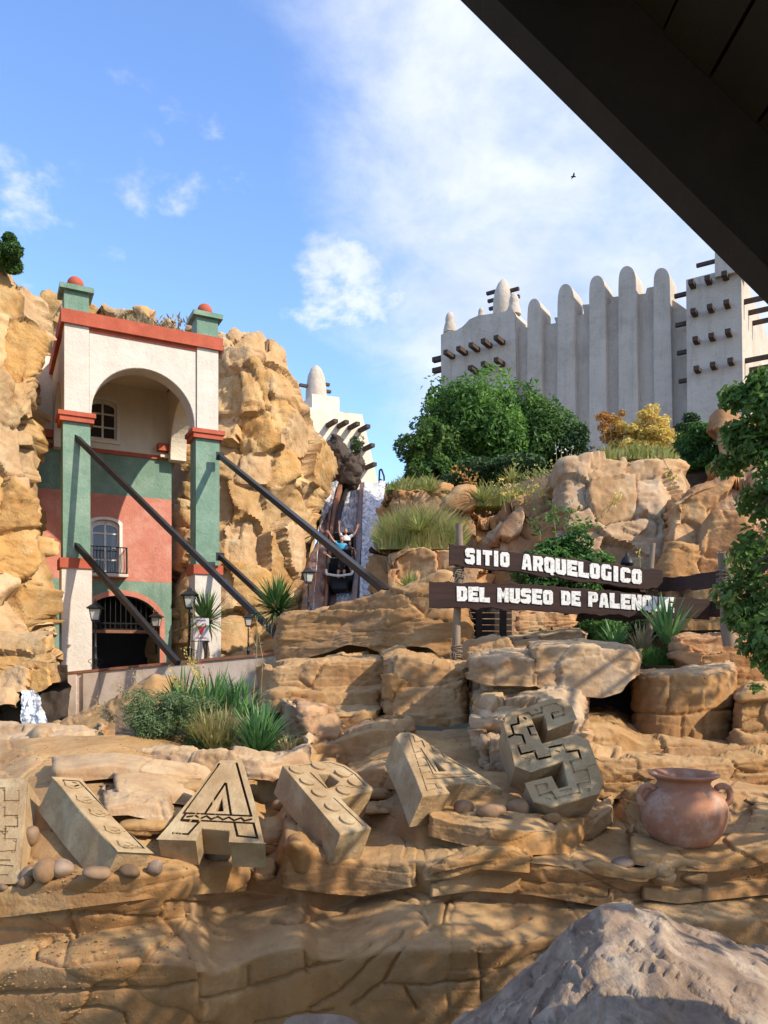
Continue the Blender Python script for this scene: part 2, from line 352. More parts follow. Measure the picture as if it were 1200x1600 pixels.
def grid_normals(G):
    du = np.gradient(G, axis=1); dv = np.gradient(G, axis=0); n = np.cross(du, dv)
    return n / (np.linalg.norm(n, axis=2, keepdims=True) + 1e-9)
def grid_faces(r, c):
    i = np.arange(r - 1)[:, None] * c + np.arange(c - 1)[None]; i = i.ravel()
    return np.stack([i, i + 1, i + c + 1, i + c], 1)
def interp(poly, x):
    if isinstance(poly, (int, float)): return np.full(len(x), float(poly))
    a = np.array(poly, float); return np.interp(x, a[:, 0], a[:, 1])
SHEETS = {}
def sheet(name, x0, x1, Y0, curves, segs, mat, step=3.0, smooth_n=2, side=0.0, back=None, endround=None, parent=None, split=False, rk_kw=None, xedge=None, cracks=None, cw=2.2, cd=.035, edge_noise=0.0, piece='rock_block'):
    """A rock body: from its lowest curve up, each segment either a face ('f', lean back in metres) or a ledge ('t', slope)."""
    cols = np.arange(x0, x1 + step * .5, step); n = len(cols)
    py = interp(curves[0], cols)
    if edge_noise: en = fbm(np.stack([cols / 22., cols * 0 + len(name), cols * 0], 1), 4, .6, 3) * edge_noise
    else: en = 0
    Y = interp(Y0, cols)
    if not isinstance(Y0, (int, float)): kk = min(31, (n // 4) * 2 + 1); Y = np.convolve(np.pad(Y, kk // 2, mode='edge'), np.ones(kk) / kk, 'valid')
    if endround:
        w, dm = endround; t = np.minimum(cols - x0, x1 - cols) / w; t = np.clip(t, 0, 1); Y = Y + dm * (1 - np.sqrt(1 - (1 - t) ** 2))
    Z = (H - py) / F * Y; X = (cols - 600) / F
    rows = [np.stack([X * Y, Y, Z], 1)]
    for cv, sg in zip(curves[1:], segs):
        kind, val = sg[0], interp(sg[1], cols); nr = sg[2] if len(sg) > 2 else None
        p2 = np.minimum(interp(cv, cols) + en, py - .01)
        if nr is None: nr = max(2, int(np.max(py - p2) / step))
        if kind == 'f':
            Y2 = Y + val; Z2 = (H - p2) / F * Y2
        else:
            k2 = (H - p2) / F; den = np.minimum(k2 - val, -.02); Y2 = np.clip((Z - val * Y) / den, Y, Y * 1.6 + .2); Z2 = k2 * Y2
        a = np.stack([X * Y, Y, Z], 1); b = np.stack([X * Y2, Y2, Z2], 1)
        for q in range(1, nr + 1):
            t = q / nr; rows.append(a * (1 - t) + b * t)
        Y, Z, py = Y2, Z2, p2
    if back:
        dY, dZ = back[:2]; bs = back[2] if len(back) > 2 else .05; a = rows[-1]
        nb = max(3, int(dY / (step * np.median(Y) / F) / 2)); nb = min(nb, 30)
        rx = (a[:, 0] / a[:, 1])[:, None]
        for q in range(1, nb + 1): t = dY * q / nb; rows.append(a + np.concatenate([rx * t, np.full_like(rx, t), np.full_like(rx, bs * t)], 1))
        a = rows[-1]
        for q in range(1, 5): rows.append(a + np.array((0, 0, -dZ * q / 4)))
    G = np.stack(rows, 0)
    if xedge:
        pyv = H - F * G[..., 2] / G[..., 1]; pxv = 600 + F * G[..., 0] / G[..., 1]; xr = np.interp(pyv, [q[0] for q in xedge], [q[1] for q in xedge])
        G[..., 0] = (x0 + (pxv - x0) * (xr - x0) / (x1 - x0) - 600) / F * G[..., 1]
    if side:
        nsd = 8
        def off(col, t, tuck):
            rx = col[..., 0:1] / col[..., 1:2] + tuck; rz = np.minimum(col[..., 2:3] / col[..., 1:2], .0) * .3
            return col + np.concatenate([rx * t, np.full_like(rx, t), rz * t], -1)
        Lf = [off(G[:, :1], side * (nsd - k) / nsd, .06) for k in range(nsd)]
        Rf = [off(G[:, -1:], side * (k + 1) / nsd, -.06) for k in range(nsd)]
        G = np.concatenate(Lf + [G] + Rf, 1)
    for _ in range(smooth_n):
        Q = G.copy(); Q[1:-1] = (G[:-2] + 2 * G[1:-1] + G[2:]) / 4; G = Q
        Q = G.copy(); Q[:, 1:-1] = (G[:, :-2] + 2 * G[:, 1:-1] + G[:, 2:]) / 4; G = Q
    r, c = G.shape[:2]; Nn = -grid_normals(G); 
    if Nn[r // 2, c // 2, 1] > 0: Nn = -Nn
    V = G.reshape(-1, 3); V2, rk, kid = rockify(V, Nn.reshape(-1, 3), **(rk_kw or {}))
    if cracks:
        pv = 600 + F * V[:, 0] / V[:, 1]; qv = H - F * V[:, 2] / V[:, 1]; wob = 3.0 * fbm(np.stack([pv / 16, qv / 16, pv * 0], 1), 3, .6, 4); dd = np.full(len(V), 99.)
        for ln in cracks:
            for (ax, ay), (bx, by) in zip(ln[:-1], ln[1:]):
                ex, ey = bx - ax, by - ay; t = np.clip(((pv - ax) * ex + (qv - ay) * ey) / (ex * ex + ey * ey + 1e-6), 0, 1)
                dd = np.minimum(dd, np.hypot(pv + wob * .5 - ax - t * ex, qv + wob - ay - t * ey))
        V2 = V2 - Nn.reshape(-1, 3) * (cd * np.exp(-(dd / cw) ** 2) + cd * .25 * np.exp(-(dd / cw / 4) ** 2))[:, None]
    Fc = grid_faces(r, c)
    SHEETS[name] = V2
    if not split:
        return mesh_np(name, V2, Fc, mat, parent, rk=rk)
    root = parent
    fid = kid[Fc[:, 0]]; ids, cnt = np.unique(fid, return_counts=True)
    small_ids = set(ids[cnt < 25].tolist()); rest = []
    for i_ in ids[np.argsort(-cnt)]:
        m = fid == i_
        if i_ in small_ids: rest.append(Fc[m]); continue
        f = Fc[m]; u, inv = np.unique(f, return_inverse=True)
        mesh_np(piece, V2[u], inv.reshape(f.shape), mat, root, rk=rk[u])
    if rest:
        f = np.concatenate(rest); u, inv = np.unique(f, return_inverse=True)
        o = mesh_np('rock_chips', V2[u], inv.reshape(f.shape), mat, root, rk=rk[u]); o['kind'] = 'stuff'
    return root
_ico = {}
def ico(sub):
    if sub not in _ico:
        bm = bmesh.new(); bmesh.ops.create_icosphere(bm, subdivisions=sub, radius=1)
        _ico[sub] = (np.array([v.co[:] for v in bm.verts]), np.array([[v.index for v in f.verts] for f in bm.faces])); bm.free()
    return _ico[sub]
def boulder(name, c, half, mat, seed=0, sub=5, cuts=7, sharp=8., rot=0., box=True, parent=None, kw=None, rough=.02, fine=1.0):
    """A rock cut by planes: box faces plus random chips, slightly rounded, then roughened."""
    D, Fc = ico(sub); rg = np.random.RandomState(seed + 100); h = np.array(half, float)
    pl = []; 
    if box:
        for a in range(3):
            for s in (-1, 1):
                v = np.zeros(3); v[a] = s; v = v + rg.uniform(-.13, .13, 3); v /= np.linalg.norm(v); pl.append((v, rg.uniform(.85, 1.)))
    for _ in range(cuts):
        v = rg.normal(size=3); v /= np.linalg.norm(v); pl.append((v, rg.uniform(.85, 1.12) if box else rg.uniform(.72, 1.)))
    inv = np.zeros(len(D)); 
    for v, d in pl: inv += np.maximum(D @ v / d, 0) ** sharp
    inv += (1 / 1.12) ** sharp; r = inv ** (-1 / sharp); V = D * r[:, None] * h
    if rot: cr, sr = math.cos(rot), math.sin(rot); V = V @ np.array(((cr, sr, 0), (-sr, cr, 0), (0, 0, 1)))
    Nn = V / h ** 2; Nn /= np.linalg.norm(Nn, axis=1, keepdims=True); V = V + np.array(c)
    k = dict(big=(1.2, 1.2, .8), amp=.0, tilt=0, groove=0, small=0, fine=rough, seed=seed)
    if kw: k.update(kw)
    V, rk, _ = rockify(V, Nn, **k)
    return mesh_np(name, V, Fc, mat, parent, rk=rk)

# ---- foliage
def leaves(C, Nrm, size, rg, aspect=.5, curl=.15, droop=0.0):
    """Pointed two-sided leaves (two quads folded on a midrib -> 2 quads) at points C facing roughly Nrm."""
    n = len(C); t = rg.normal(size=(n, 3)); t[:, 2] -= droop; t -= (t * Nrm).sum(1)[:, None] * Nrm; t /= np.linalg.norm(t, axis=1)[:, None] + 1e-9
    b = np.cross(Nrm, t); s = (size * rg.uniform(.6, 1.3, n))[:, None]
    p0 = C - t * s * .5; p1 = C + t * s * .5 - Nrm * s * curl
    m1 = C + b * s * aspect * .5 + Nrm * s * .06; m2 = C - b * s * aspect * .5 + Nrm * s * .06
    V = np.stack([p0, m1, p1, m2], 1).reshape(-1, 3); Fc = np.arange(n * 4).reshape(-1, 4)
    return V, Fc
def crown(blobs, n, size, seed, aspect=.5, up=.5, shell=.55, droop=.2):
    rg = np.random.RandomState(seed); vol = np.array([b[3] * b[4] * b[5] for b in blobs]) ** (2 / 3); pr = vol / vol.sum()
    k = rg.choice(len(blobs), n, p=pr); B = np.array(blobs)[k]
    d = rg.normal(size=(n, 3)); d /= np.linalg.norm(d, axis=1)[:, None]; r = shell + (1 - shell) * rg.uniform(0, 1, n) ** .6
    lump = 1 + .22 * fbm(d * 2.2 + k[:, None] * 7.1, 3, .6, seed)
    C = B[:, :3] + d * (r * lump)[:, None] * B[:, 3:6]
    keep = fbm(C / (size * 7), 3, .6, seed + 2) > -.22
    C, d = C[keep], d[keep]
    Nn = d * .8 + rg.normal(size=d.shape) * .55 + np.array((0, 0, up)); Nn /= np.linalg.norm(Nn, axis=1)[:, None]
    return leaves(C, Nn, size, rg, aspect, .15, droop)
def blobset(c, half, n, seed, r=(.24, .46)):
    rg = np.random.RandomState(seed); out = []
    for i in range(n):
        v = rg.normal(size=3); v /= np.linalg.norm(v); v *= rg.uniform(.2, .80); k = rg.uniform(*r)
        out.append((c[0] + v[0] * half[0], c[1] + v[1] * half[1], c[2] + v[2] * half[2], half[0] * k, half[1] * k, half[2] * k))
    return out
def woody(name, base, top, blobs, r, mat, parent, seed=0, n=16):
    rg = random.Random(seed); bm = bmesh.new(); base = Vector(base); top = Vector(top)
    mid = base.lerp(top, .45) + Vector((rg.uniform(-.1, .1), 0, 0)) * (top - base).length
    add_tube(bm, base, mid, r, r * .75, 8); add_tube(bm, mid, top, r * .75, r * .35, 8)
    for b in blobs[:n]:
        q = Vector(b[:3]); s = base.lerp(top, rg.uniform(.3, .95)); m = s.lerp(q, .5) + Vector((0, 0, .08 * (q - s).length))
        add_tube(bm, s, m, r * .35, r * .22, 5); add_tube(bm, m, q, r * .22, r * .08, 5)
    return from_bm(name, bm, mat, parent, True)
def shrub(name, c, half, n, size, mat, label, cat='shrub', group=None, nb=20, seed=1, aspect=.5, stems=True, r=None, up=.5, trunk_h=None, br=None):
    c = Vector(c); base = c - Vector((0, 0, half[2] * 1.0)) if trunk_h is None else c - Vector((0, 0, trunk_h))
    e = empty(name, base, label, cat, group); bl = blobset(c, half, nb, seed, br or (.24, .46))
    V, Fc = crown(bl, n, size, seed, aspect, up); mesh_np('crown' if cat == 'tree' else 'foliage', V, Fc, mat, e, smooth=False)
    if stems: woody('trunk' if cat == 'tree' else 'stem', base, c + Vector((0, 0, half[2] * .4)), bl, r or half[0] * .05, M['bark'], e, seed)
    return e
def blades(c, n, length, width, seed, spread=1.0, up=.35, bend=.35, segs=4, disk=.05, jitter=.35):
    """Strap leaves radiating from a crown: each a tapering, bending ribbon with a fold."""
    rg = np.random.RandomState(seed); V = []; Fc = []
    for i in range(n):
        az = rg.uniform(0, 2 * math.pi); el = math.acos(min(1, rg.uniform(0, 1) ** .7 * spread * (1 - up) + 0.0)) if False else math.radians(rg.uniform(90 - 80 * spread, 90))
        L = length * rg.uniform(1 - jitter, 1.1); h = np.array((math.cos(az), math.sin(az), 0)); s = np.array((-h[1], h[0], 0))
        p = np.array(c) + h * disk * rg.uniform(0, 1) + s * disk * rg.uniform(-1, 1); a = el; b0 = len(V)
        for k in range(segs + 1):
            t = k / segs; w = width * (1 - t) ** .6 * (.55 + .9 * min(1, t * 4)) * .5 if k < segs else .0008
            V += [p - s * w, p + s * w]
            a2 = a - bend * t * t * 1.6; p = p + (h * math.cos(a2) + np.array((0, 0, 1)) * math.sin(a2)) * (L / segs)
        for k in range(segs): q = b0 + 2 * k; Fc.append((q, q + 1, q + 3, q + 2))
    return np.array(V), np.array(Fc)
def tuft(name, c, n, length, width, mat, label, cat, seed, group=None, spread=1.0, bend=.35, disk=.05, part='leaf_blades', segs=4):
    e = empty(name, c, label, cat, group); V, Fc = blades(c, n, length, width, seed, spread, bend=bend, disk=disk, segs=segs)
    o = mesh_np(part, V, Fc, mat, e, smooth=True); return e

# ================================================================ THE LAND
def ground():
    bm = bmesh.new(); n = 40; vs = {}
    for i in range(n + 1):
        for j in range(n + 1):
            x = (i / n - .5) * 900; y = -60 + j / n * 900; vs[i, j] = bm.verts.new((x, y, -4.2 - .3 * math.sin(x * .05) * math.cos(y * .04)))
    for i in range(n):
        for j in range(n): bm.faces.new((vs[i, j], vs[i + 1, j], vs[i + 1, j + 1], vs[i, j + 1]))
    tag(from_bm('ground', bm, M['ground'], smooth=True), kind='structure')
ground()

CL = dict(big=(1.5, 1.5, 1.6), amp=.25, tilt=1.3, groove=.14, small=.5, fine=.008, gw=.026, chip=.028, ridge=.015)
# cliff beside the gate tower (partly out of frame)
e = tag(empty('cliff', (-12, 20, -3), None, None), kind='structure')
sheet('cliff_beside_tower', -260, 88, [(-260, 17.5), (0, 19.5), (88, 20.6)],
      [[(-260, 1010), (0, 1000), (60, 990), (88, 985)],
       [(-260, 700), (0, 905), (30, 900), (88, 960)],
       [(-260, 640), (0, 800), (40, 800), (70, 790), (88, 760)],
       [(-260, 560), (0, 585), (60, 610), (70, 600), (88, 590)],
       [(-260, 400), (0, 414), (28, 417), (50, 437), (66, 455), (76, 480), (88, 545)]],
      [('f', .9), ('f', .2), ('f', .5), ('f', .7)], M['cliff'], step=3.4, side=6, back=(5, 8), endround=(26, 1.1), parent=e, split=True, xedge=[(400, 70), (540, 66), (640, 58), (900, 66), (990, 76)],
      rk_kw=dict(CL, seed=3))
# lower slabs of the same cliff, beside the little waterfall
for nm, x0, x1, y0, lo, hi, bk in (('a', -120, 84, 17.2, [(-120, 1035), (50, 1036), (84, 1028)], [(-120, 1000), (0, 998), (30, 1000), (84, 990)], 2.6),
                                   ('b', -120, 88, 16.6, [(-120, 1085), (20, 1085), (60, 1080), (88, 1066)], [(-120, 1036), (20, 1034), (60, 1026), (88, 1034)], 2.8),
                                   ('c', -120, 28, 16.2, [(-120, 1115), (28, 1105)], [(-120, 1080), (0, 1078), (28, 1084)], 2.6)):
    sheet('slab_' + nm, x0, x1, y0, [lo, hi], [('f', .3)], M['cliff'], step=2.6, side=2.4, back=(bk, 1.2), endround=(14, .8), parent=e,
          split=True, edge_noise=3, rk_kw=dict(big=(1.3, 1.3, .9), amp=.13, tilt=.8, groove=.06, small=.4, fine=.03, seed=8))
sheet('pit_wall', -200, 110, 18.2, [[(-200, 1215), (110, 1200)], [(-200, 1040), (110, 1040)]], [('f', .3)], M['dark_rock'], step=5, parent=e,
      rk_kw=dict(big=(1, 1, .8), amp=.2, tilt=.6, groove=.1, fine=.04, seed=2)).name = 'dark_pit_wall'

# cliff behind the tower, with the shoulder that runs down to the log flume
e = tag(empty('cliff', (-4, 30, -2), None, None), kind='structure')
sheet('cliff_behind_tower', 40, 524, [(40, 36), (240, 35), (262, 31.5), (300, 29.6), (430, 29), (524, 32)],
      [[(40, 1100), (524, 1100)],
       [(40, 900), (250, 905), (262, 900), (300, 905), (360, 900), (480, 905), (488, 930), (524, 925)],
       [(40, 760), (250, 770), (340, 760), (440, 770), (500, 800), (512, 815), (524, 800)],
       [(40, 620), (250, 640), (340, 600), (400, 585), (450, 600), (470, 640), (500, 690), (518, 740), (524, 752)],
       [(40, 455), (72, 462), (92, 468), (110, 470), (145, 472), (170, 478), (200, 482), (222, 480), (240, 496), (266, 494), (272, 506), (300, 512),
        (345, 520), (352, 514), (400, 518), (411, 530), (414, 541), (442, 548), (455, 572), (456, 590), (472, 604), (478, 640), (496, 672), (506, 700), (514, 735), (524, 752)]],
      [('f', .7), ('f', .9), ('f', .8), ('f', 1.3)], M['cliff'], step=3.2, side=8, back=(7, 10), endround=(16, 1.6), parent=e, split=True,
      edge_noise=7, xedge=[(745, 518), (780, 499), (800, 493), (850, 486), (900, 478), (940, 470)], rk_kw=dict(CL, big=(1.6, 1.6, 1.7), seed=21))
# dark rock above the flume
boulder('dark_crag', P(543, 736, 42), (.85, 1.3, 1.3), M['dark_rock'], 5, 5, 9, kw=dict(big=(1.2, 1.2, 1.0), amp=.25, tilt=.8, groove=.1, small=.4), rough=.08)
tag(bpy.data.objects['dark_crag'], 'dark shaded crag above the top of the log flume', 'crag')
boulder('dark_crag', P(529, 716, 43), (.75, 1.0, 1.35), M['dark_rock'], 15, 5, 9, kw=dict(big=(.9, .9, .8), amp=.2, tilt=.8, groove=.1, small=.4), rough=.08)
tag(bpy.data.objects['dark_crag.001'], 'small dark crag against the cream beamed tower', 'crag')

# terrace in front of the gate tower
bm = bmesh.new()
a, b = P(60, 1061, 22.3), P(445, 1032, 22.6)
vs = [bm.verts.new(v) for v in (a, b, Vector((b.x + 1, 36, b.z)), Vector((a.x - 4, 36, a.z)))]
bm.faces.new(vs); tag(from_bm('terrace_floor', bm, M['earth']), kind='structure')

RK = dict(big=(.95, 1.1, .5), amp=.022, tilt=.8, groove=.03, small=.35, fine=.005, strata=.020, sh=.14, gw=.018, chip=.004, ridge=.004)
# moulded rock terraces where the stone letters lie
c1 = [(-260, 1530), (0, 1516), (60, 1510), (104, 1512), (200, 1504), (290, 1508), (335, 1524), (400, 1494), (470, 1480), (497, 1500), (560, 1496), (630, 1484), (747, 1482), (860, 1468), (980, 1440), (1200, 1440), (1450, 1430)]
c2 = [(-260, 1490), (0, 1474), (60, 1468), (125, 1460), (250, 1441), (300, 1432), (350, 1420), (400, 1410), (440, 1404), (500, 1424), (567, 1400), (640, 1392), (700, 1402), (760, 1402), (850, 1418), (950, 1400), (1200, 1396), (1450, 1390)]
c3 = [(-260, 1400), (0, 1391), (125, 1376), (250, 1366), (375, 1351), (392, 1355), (412, 1380), (434, 1372), (455, 1318), (500, 1336), (560, 1350), (652, 1349), (675, 1352), (700, 1350), (792, 1329), (829, 1347), (879, 1352), (950, 1368), (1000, 1367), (1025, 1356), (1058, 1345), (1100, 1362), (1160, 1352), (1200, 1334), (1450, 1320)]
c4 = [(-260, 1372), (0, 1368), (125, 1360), (250, 1350), (375, 1345), (392, 1345), (430, 1330), (450, 1312), (500, 1308), (560, 1290), (600, 1300), (652, 1330), (700, 1328), (792, 1318), (829, 1322), (879, 1330), (908, 1310), (958, 1274), (1010, 1325), (1058, 1335), (1110, 1340), (1160, 1325), (1200, 1300), (1450, 1290)]
c5 = [(-260, 1290), (0, 1280), (83, 1262), (180, 1268), (230, 1270), (300, 1280), (340, 1300), (430, 1312), (450, 1304), (500, 1292), (582, 1258), (640, 1268), (700, 1275), (825, 1288), (896, 1286), (950, 1256), (975, 1262), (1010, 1318), (1058, 1322), (1110, 1322), (1160, 1300), (1200, 1280), (1450, 1270)]
c6 = [(-260, 1245), (0, 1240), (60, 1215), (83, 1206), (180, 1212), (250, 1222), (312, 1228), (400, 1232), (450, 1228), (520, 1226), (582, 1236), (640, 1248), (700, 1262), (760, 1272), (825, 1276), (896, 1270), (940, 1238), (965, 1250), (1010, 1298), (1058, 1305), (1110, 1304), (1150, 1282), (1200, 1262), (1450, 1250)]
c7 = [(-260, 1225), (0, 1222), (46, 1200), (83, 1196), (180, 1192), (250, 1204), (312, 1212), (400, 1218), (440, 1205), (475, 1200), (540, 1205), (600, 1205), (640, 1218), (700, 1235), (825, 1250), (900, 1240), (945, 1228), (992, 1236), (1046, 1240), (1110, 1242), (1200, 1240), (1450, 1240)]
c8 = [(-260, 1175), (0, 1180), (46, 1178), (90, 1180), (178, 1172), (292, 1176), (429, 1188), (474, 1174), (500, 1186), (540, 1188), (600, 1180), (640, 1190), (700, 1180), (740, 1165), (825, 1165), (900, 1172), (958, 1186), (1046, 1194), (1110, 1190), (1200, 1186), (1450, 1180)]
c9 = [(-260, 1150), (0, 1160), (90, 1152), (178, 1150), (292, 1150), (429, 1160), (474, 1160), (500, 1150), (560, 1145), (600, 1140), (700, 1140), (740, 1140), (900, 1140), (1000, 1150), (1046, 1160), (1200, 1150), (1450, 1150)]
c0 = [(-260, 1700), (1450, 1700)]
sheet('rock_terrace', -240, 1430, [(-260, 4.87), (0, 4.92), (150, 4.71), (300, 4.76), (370, 5.19), (420, 5.24), (470, 5.08), (497, 5.35), (560, 5.24), (640, 5.14), (760, 5.14), (860, 5.35), (1000, 5.56), (1450, 5.89)],
      [c0, c1, c2, c3, c4, c5, c6, c7, c8, c9],
      [('f', -.12), ('t', .14), ('f', -.10), ('t', .08), ('f', [(-260, .5), (370, .5), (430, .25), (1450, .12)]), ('t', .10), ('f', [(-260, .5), (300, .6), (450, .5), (600, .25), (1450, .2)]), ('t', .12), ('t', .10)],
      M['rock'], step=2.4, smooth_n=5, cracks=[
          [(-60, 1558), (0, 1553), (100, 1549), (240, 1548), (312, 1534)], [(100, 1578), (150, 1577), (192, 1585), (196, 1602)], [(52, 1494), (105, 1510), (148, 1499), (215, 1494), (245, 1500)], [(55, 1492), (58, 1478), (82, 1470)],
          [(258, 1438), (292, 1470), (312, 1510), (316, 1560), (318, 1610)], [(390, 1513), (391, 1544)], [(318, 1562), (390, 1545), (440, 1532), (475, 1518), (500, 1505)], [(100, 1395), (108, 1430), (120, 1466)],
          [(0, 1432), (60, 1430), (130, 1426)], [(128, 1425), (250, 1432), (258, 1408), (330, 1412), (385, 1402)], [(400, 1540), (440, 1527), (533, 1500), (577, 1477)], [(627, 1457), (580, 1500), (543, 1540), (487, 1576)],
          [(630, 1480), (600, 1533), (550, 1573)], [(600, 1539), (667, 1540), (747, 1530), (813, 1505), (860, 1483)], [(630, 1540), (652, 1577)], [(747, 1480), (752, 1533), (753, 1565)], 
          [(657, 1425), (672, 1452)], [(773, 1450), (800, 1447), (827, 1432)], [(478, 1490), (480, 1520)], [(623, 1403), (667, 1413), (713, 1400), (800, 1380), (867, 1387), (967, 1407)], [(565, 1352), (566, 1400)],
          [(960, 1412), (1040, 1400), (1120, 1396), (1200, 1384)], [(400, 1600), (440, 1590), (520, 1580)], [(700, 1405), (690, 1440), (640, 1462)], [(540, 1420), (470, 1440), (420, 1438)]],
      rk_kw=dict(RK, big=(1.5, 1.5, .9), amp=.016, groove=.012, small=.2, strata=.012, chip=.002, ridge=.002, fine=.005, seed=12))
bpy.data.objects['rock_terrace']['kind'] = 'structure'
TV = SHEETS['rock_terrace']; TPX = 600 + F * TV[:, 0] / TV[:, 1]; TPY = H - F * TV[:, 2] / TV[:, 1]
def on_ground(px, py):
    """Point of the moulded terrace seen at a pixel."""
    i = np.argmin((TPX - px) ** 2 + (TPY - py) ** 2); return Vector(TV[i])

def rock_thing(label, x0, x1, Y, lo, hi, segs=None, mat='rock', step=2.4, bk=(1.2, .8), side=1.0, er=(12, .35), extra=None, cat='rock', seed=1, kw=None, en=3, split=False, name='rock', cracks=None):
    cs = [lo] + (extra or []) + [hi]; segs = segs or [('f', .15)]
    k = dict(RK, seed=seed); k.update(kw or {})
    if split:
        e = empty(name, P((x0 + x1) / 2, 1020, Y if isinstance(Y, (int, float)) else Y[0][1]), label, cat)
        sheet(name + str(seed), x0, x1, Y, cs, segs, M[mat], step=step, side=side, back=bk, endround=er, edge_noise=en, rk_kw=k, parent=e, split=True); return e
    o = sheet(name, x0, x1, Y, cs, segs, M[mat], step=step, side=side, back=bk, endround=er, edge_noise=en, rk_kw=k, cracks=cracks)
    return tag(o, label, cat)
MID = dict(big=(1.0, 1.0, .6), amp=.045, groove=.045, fine=.01, strata=.035, sh=.2, gw=.022, chip=.010, ridge=.012)
BIG = dict(big=(1.3, 1.3, 1.0), amp=.18, tilt=1.0, groove=.10, fine=.02, strata=.0, small=.35, gw=.05)
HB = dict(big=(1.1, 1.2, 1.3), amp=.18, tilt=1.3, groove=.06, fine=.014, strata=0, small=.45, gw=.03, chip=.014, ridge=.008)

# hillside from the flume to the castle foot
sheet('hillside', 606, 1500, [(606, 19.5), (700, 19), (1500, 18)],
      [[(560, 1060), (1500, 1060)], [(560, 960), (760, 960), (1500, 960)], [(560, 872), (590, 868), (700, 850), (760, 850), (850, 800), (1000, 745), (1130, 730), (1500, 700)],
       [(560, 800), (600, 782), (700, 778), (850, 742), (1000, 700), (1130, 680), (1500, 640)]],
      [('f', .5), ('f', 2.0), ('f', 10.0)], M['earth'], step=6, back=(40, 3),
      rk_kw=dict(big=(3, 3, 2), amp=.2, tilt=.5, groove=.1, small=.3, fine=.08, seed=4))['kind'] = 'structure'

rock_thing('low orange rock face under the long grass beside the waterfall', 590, 762, 17.2, [(590, 960), (762, 960)],
           [(584, 868), (600, 856), (640, 849), (676, 852), (700, 858), (762, 872)], mat='rock2', bk=(2.5, 1), side=2, er=(10, .6), seed=31, kw=HB, split=True, en=4)
rock_thing('orange rock block topping the ledge next to the flume crest', 606, 706, 22.5, [(598, 830), (706, 830)],
           [(598, 768), (612, 762), (655, 757), (690, 760), (706, 770)], mat='rock2', bk=(2.5, 1), side=2, er=(12, .6), seed=32, kw=HB, split=True, en=4)
rock_thing('orange broken rock below the yellow flowering weeds', 700, 872, 19.2, [(700, 900), (872, 900)],
           [(700, 800), (725, 782), (760, 792), (800, 792), (840, 782), (872, 770)], mat='rock2', bk=(2.5, 1), side=2, er=(14, .7), seed=33, kw=HB, split=True, en=7)
rock_thing('reddish rock in shade behind the upper sign board', 760, 905, 18.2, [(760, 960), (905, 960)],
           [(760, 860), (790, 820), (830, 798), (870, 800), (905, 830)], mat='rock2', bk=(2.0, 1), side=2, er=(20, .8), seed=34, kw=HB, split=True, en=5)
rock_thing('large pale cracked boulder outcrop under the yellow shrub', 856, 1068, 16.8, [(856, 900), (1068, 900)],
           [(856, 770), (864, 742), (885, 725), (935, 713), (990, 712), (1040, 716), (1058, 735), (1068, 775)], mat='pale_rock', bk=(3.0, 1.5), side=2.5, er=(40, 1.5), seed=35,
           kw=dict(HB, big=(1.2, 1.2, 1.0), amp=.14, tilt=1.0, groove=.08), split=True, en=2, extra=[[(856, 850), (1068, 850)], [(856, 790), (1068, 790)]], segs=[('f', .1), ('f', .25), ('f', .8)])
rock_thing('tall pinkish rock wall behind the yard beside the leafy tree', 1030, 1420, 15.5, [(1030, 985), (1420, 985)],
           [(1030, 800), (1050, 775), (1080, 760), (1120, 755), (1170, 740), (1200, 735), (1420, 700)], mat='rock2', bk=(3.0, 1.5), side=2.5, er=(20, 1.0), seed=36, kw=dict(HB, big=(1.6, 1.6, 1.5)),
           split=True, en=2, extra=[[(1030, 860), (1420, 850)]], segs=[('f', .1), ('f', .6)])
rock_thing('upright pinkish rock standing below the beamed castle tower', 1118, 1290, 19.5, [(1118, 790), (1290, 790)],
           [(1118, 690), (1124, 650), (1135, 640), (1160, 645), (1180, 660), (1290, 640)], mat='rock2', bk=(2.0, 1.5), side=2, er=(14, .8), seed=37, kw=HB, split=True, en=4)
rock_thing('shaded tan rock under the lower board beside the flume foot', 640, 900, 15.4, [(640, 1010), (900, 1010)],
           [(640, 930), (680, 905), (740, 950), (900, 955)], mat='rock2', bk=(1.5, 1), side=1, seed=38, kw=MID, en=4)

# the long rock the sign post stands behind
rock_thing('long leaning tan rock that the sign post rises from', 433, 738, [(433, 13.2), (560, 12.4), (640, 11.8), (738, 11.6)],
           [(433, 1042), (470, 1032), (520, 1018), (545, 1008), (575, 1012), (610, 1024), (640, 1010), (670, 1012), (700, 1036), (738, 1038)],
           [(433, 972), (437, 966), (500, 951), (545, 945), (600, 928), (640, 914), (668, 902), (690, 892), (704, 893), (715, 920), (738, 950)],
           segs=[('f', .15), ('f', .45)], extra=[[(433, 1000), (545, 985), (640, 968), (700, 960), (738, 985)]], mat='rock', bk=(1.6, 1.2), side=1.2, er=(10, .4), seed=41, kw=dict(MID, big=(1.6, 1.2, .45), strata=.05, sh=.34), en=3)
rock_thing('narrow sunlit ledge rock below the dark plank fence', 724, 922, 11.2, [(724, 1040), (800, 1030), (860, 1016), (922, 1010)],
           [(724, 1004), (760, 1000), (800, 992), (860, 986), (905, 981), (922, 988)], mat='pale_rock', bk=(.9, .6), side=.8, er=(9, .25), seed=42, kw=MID)
rock_thing('rounded rock in two courses under the sign post', 596, 738, 9.4, [(596, 1130), (650, 1134), (700, 1136), (738, 1128)],
           [(596, 1032), (620, 1024), (650, 1028), (700, 1040), (738, 1040)], segs=[('f', .12), ('f', .25)], extra=[[(596, 1075), (738, 1090)]], bk=(2.2, .8), side=1.2, er=(20, .45), seed=43, kw=dict(MID, big=(.8, .8, .4)))
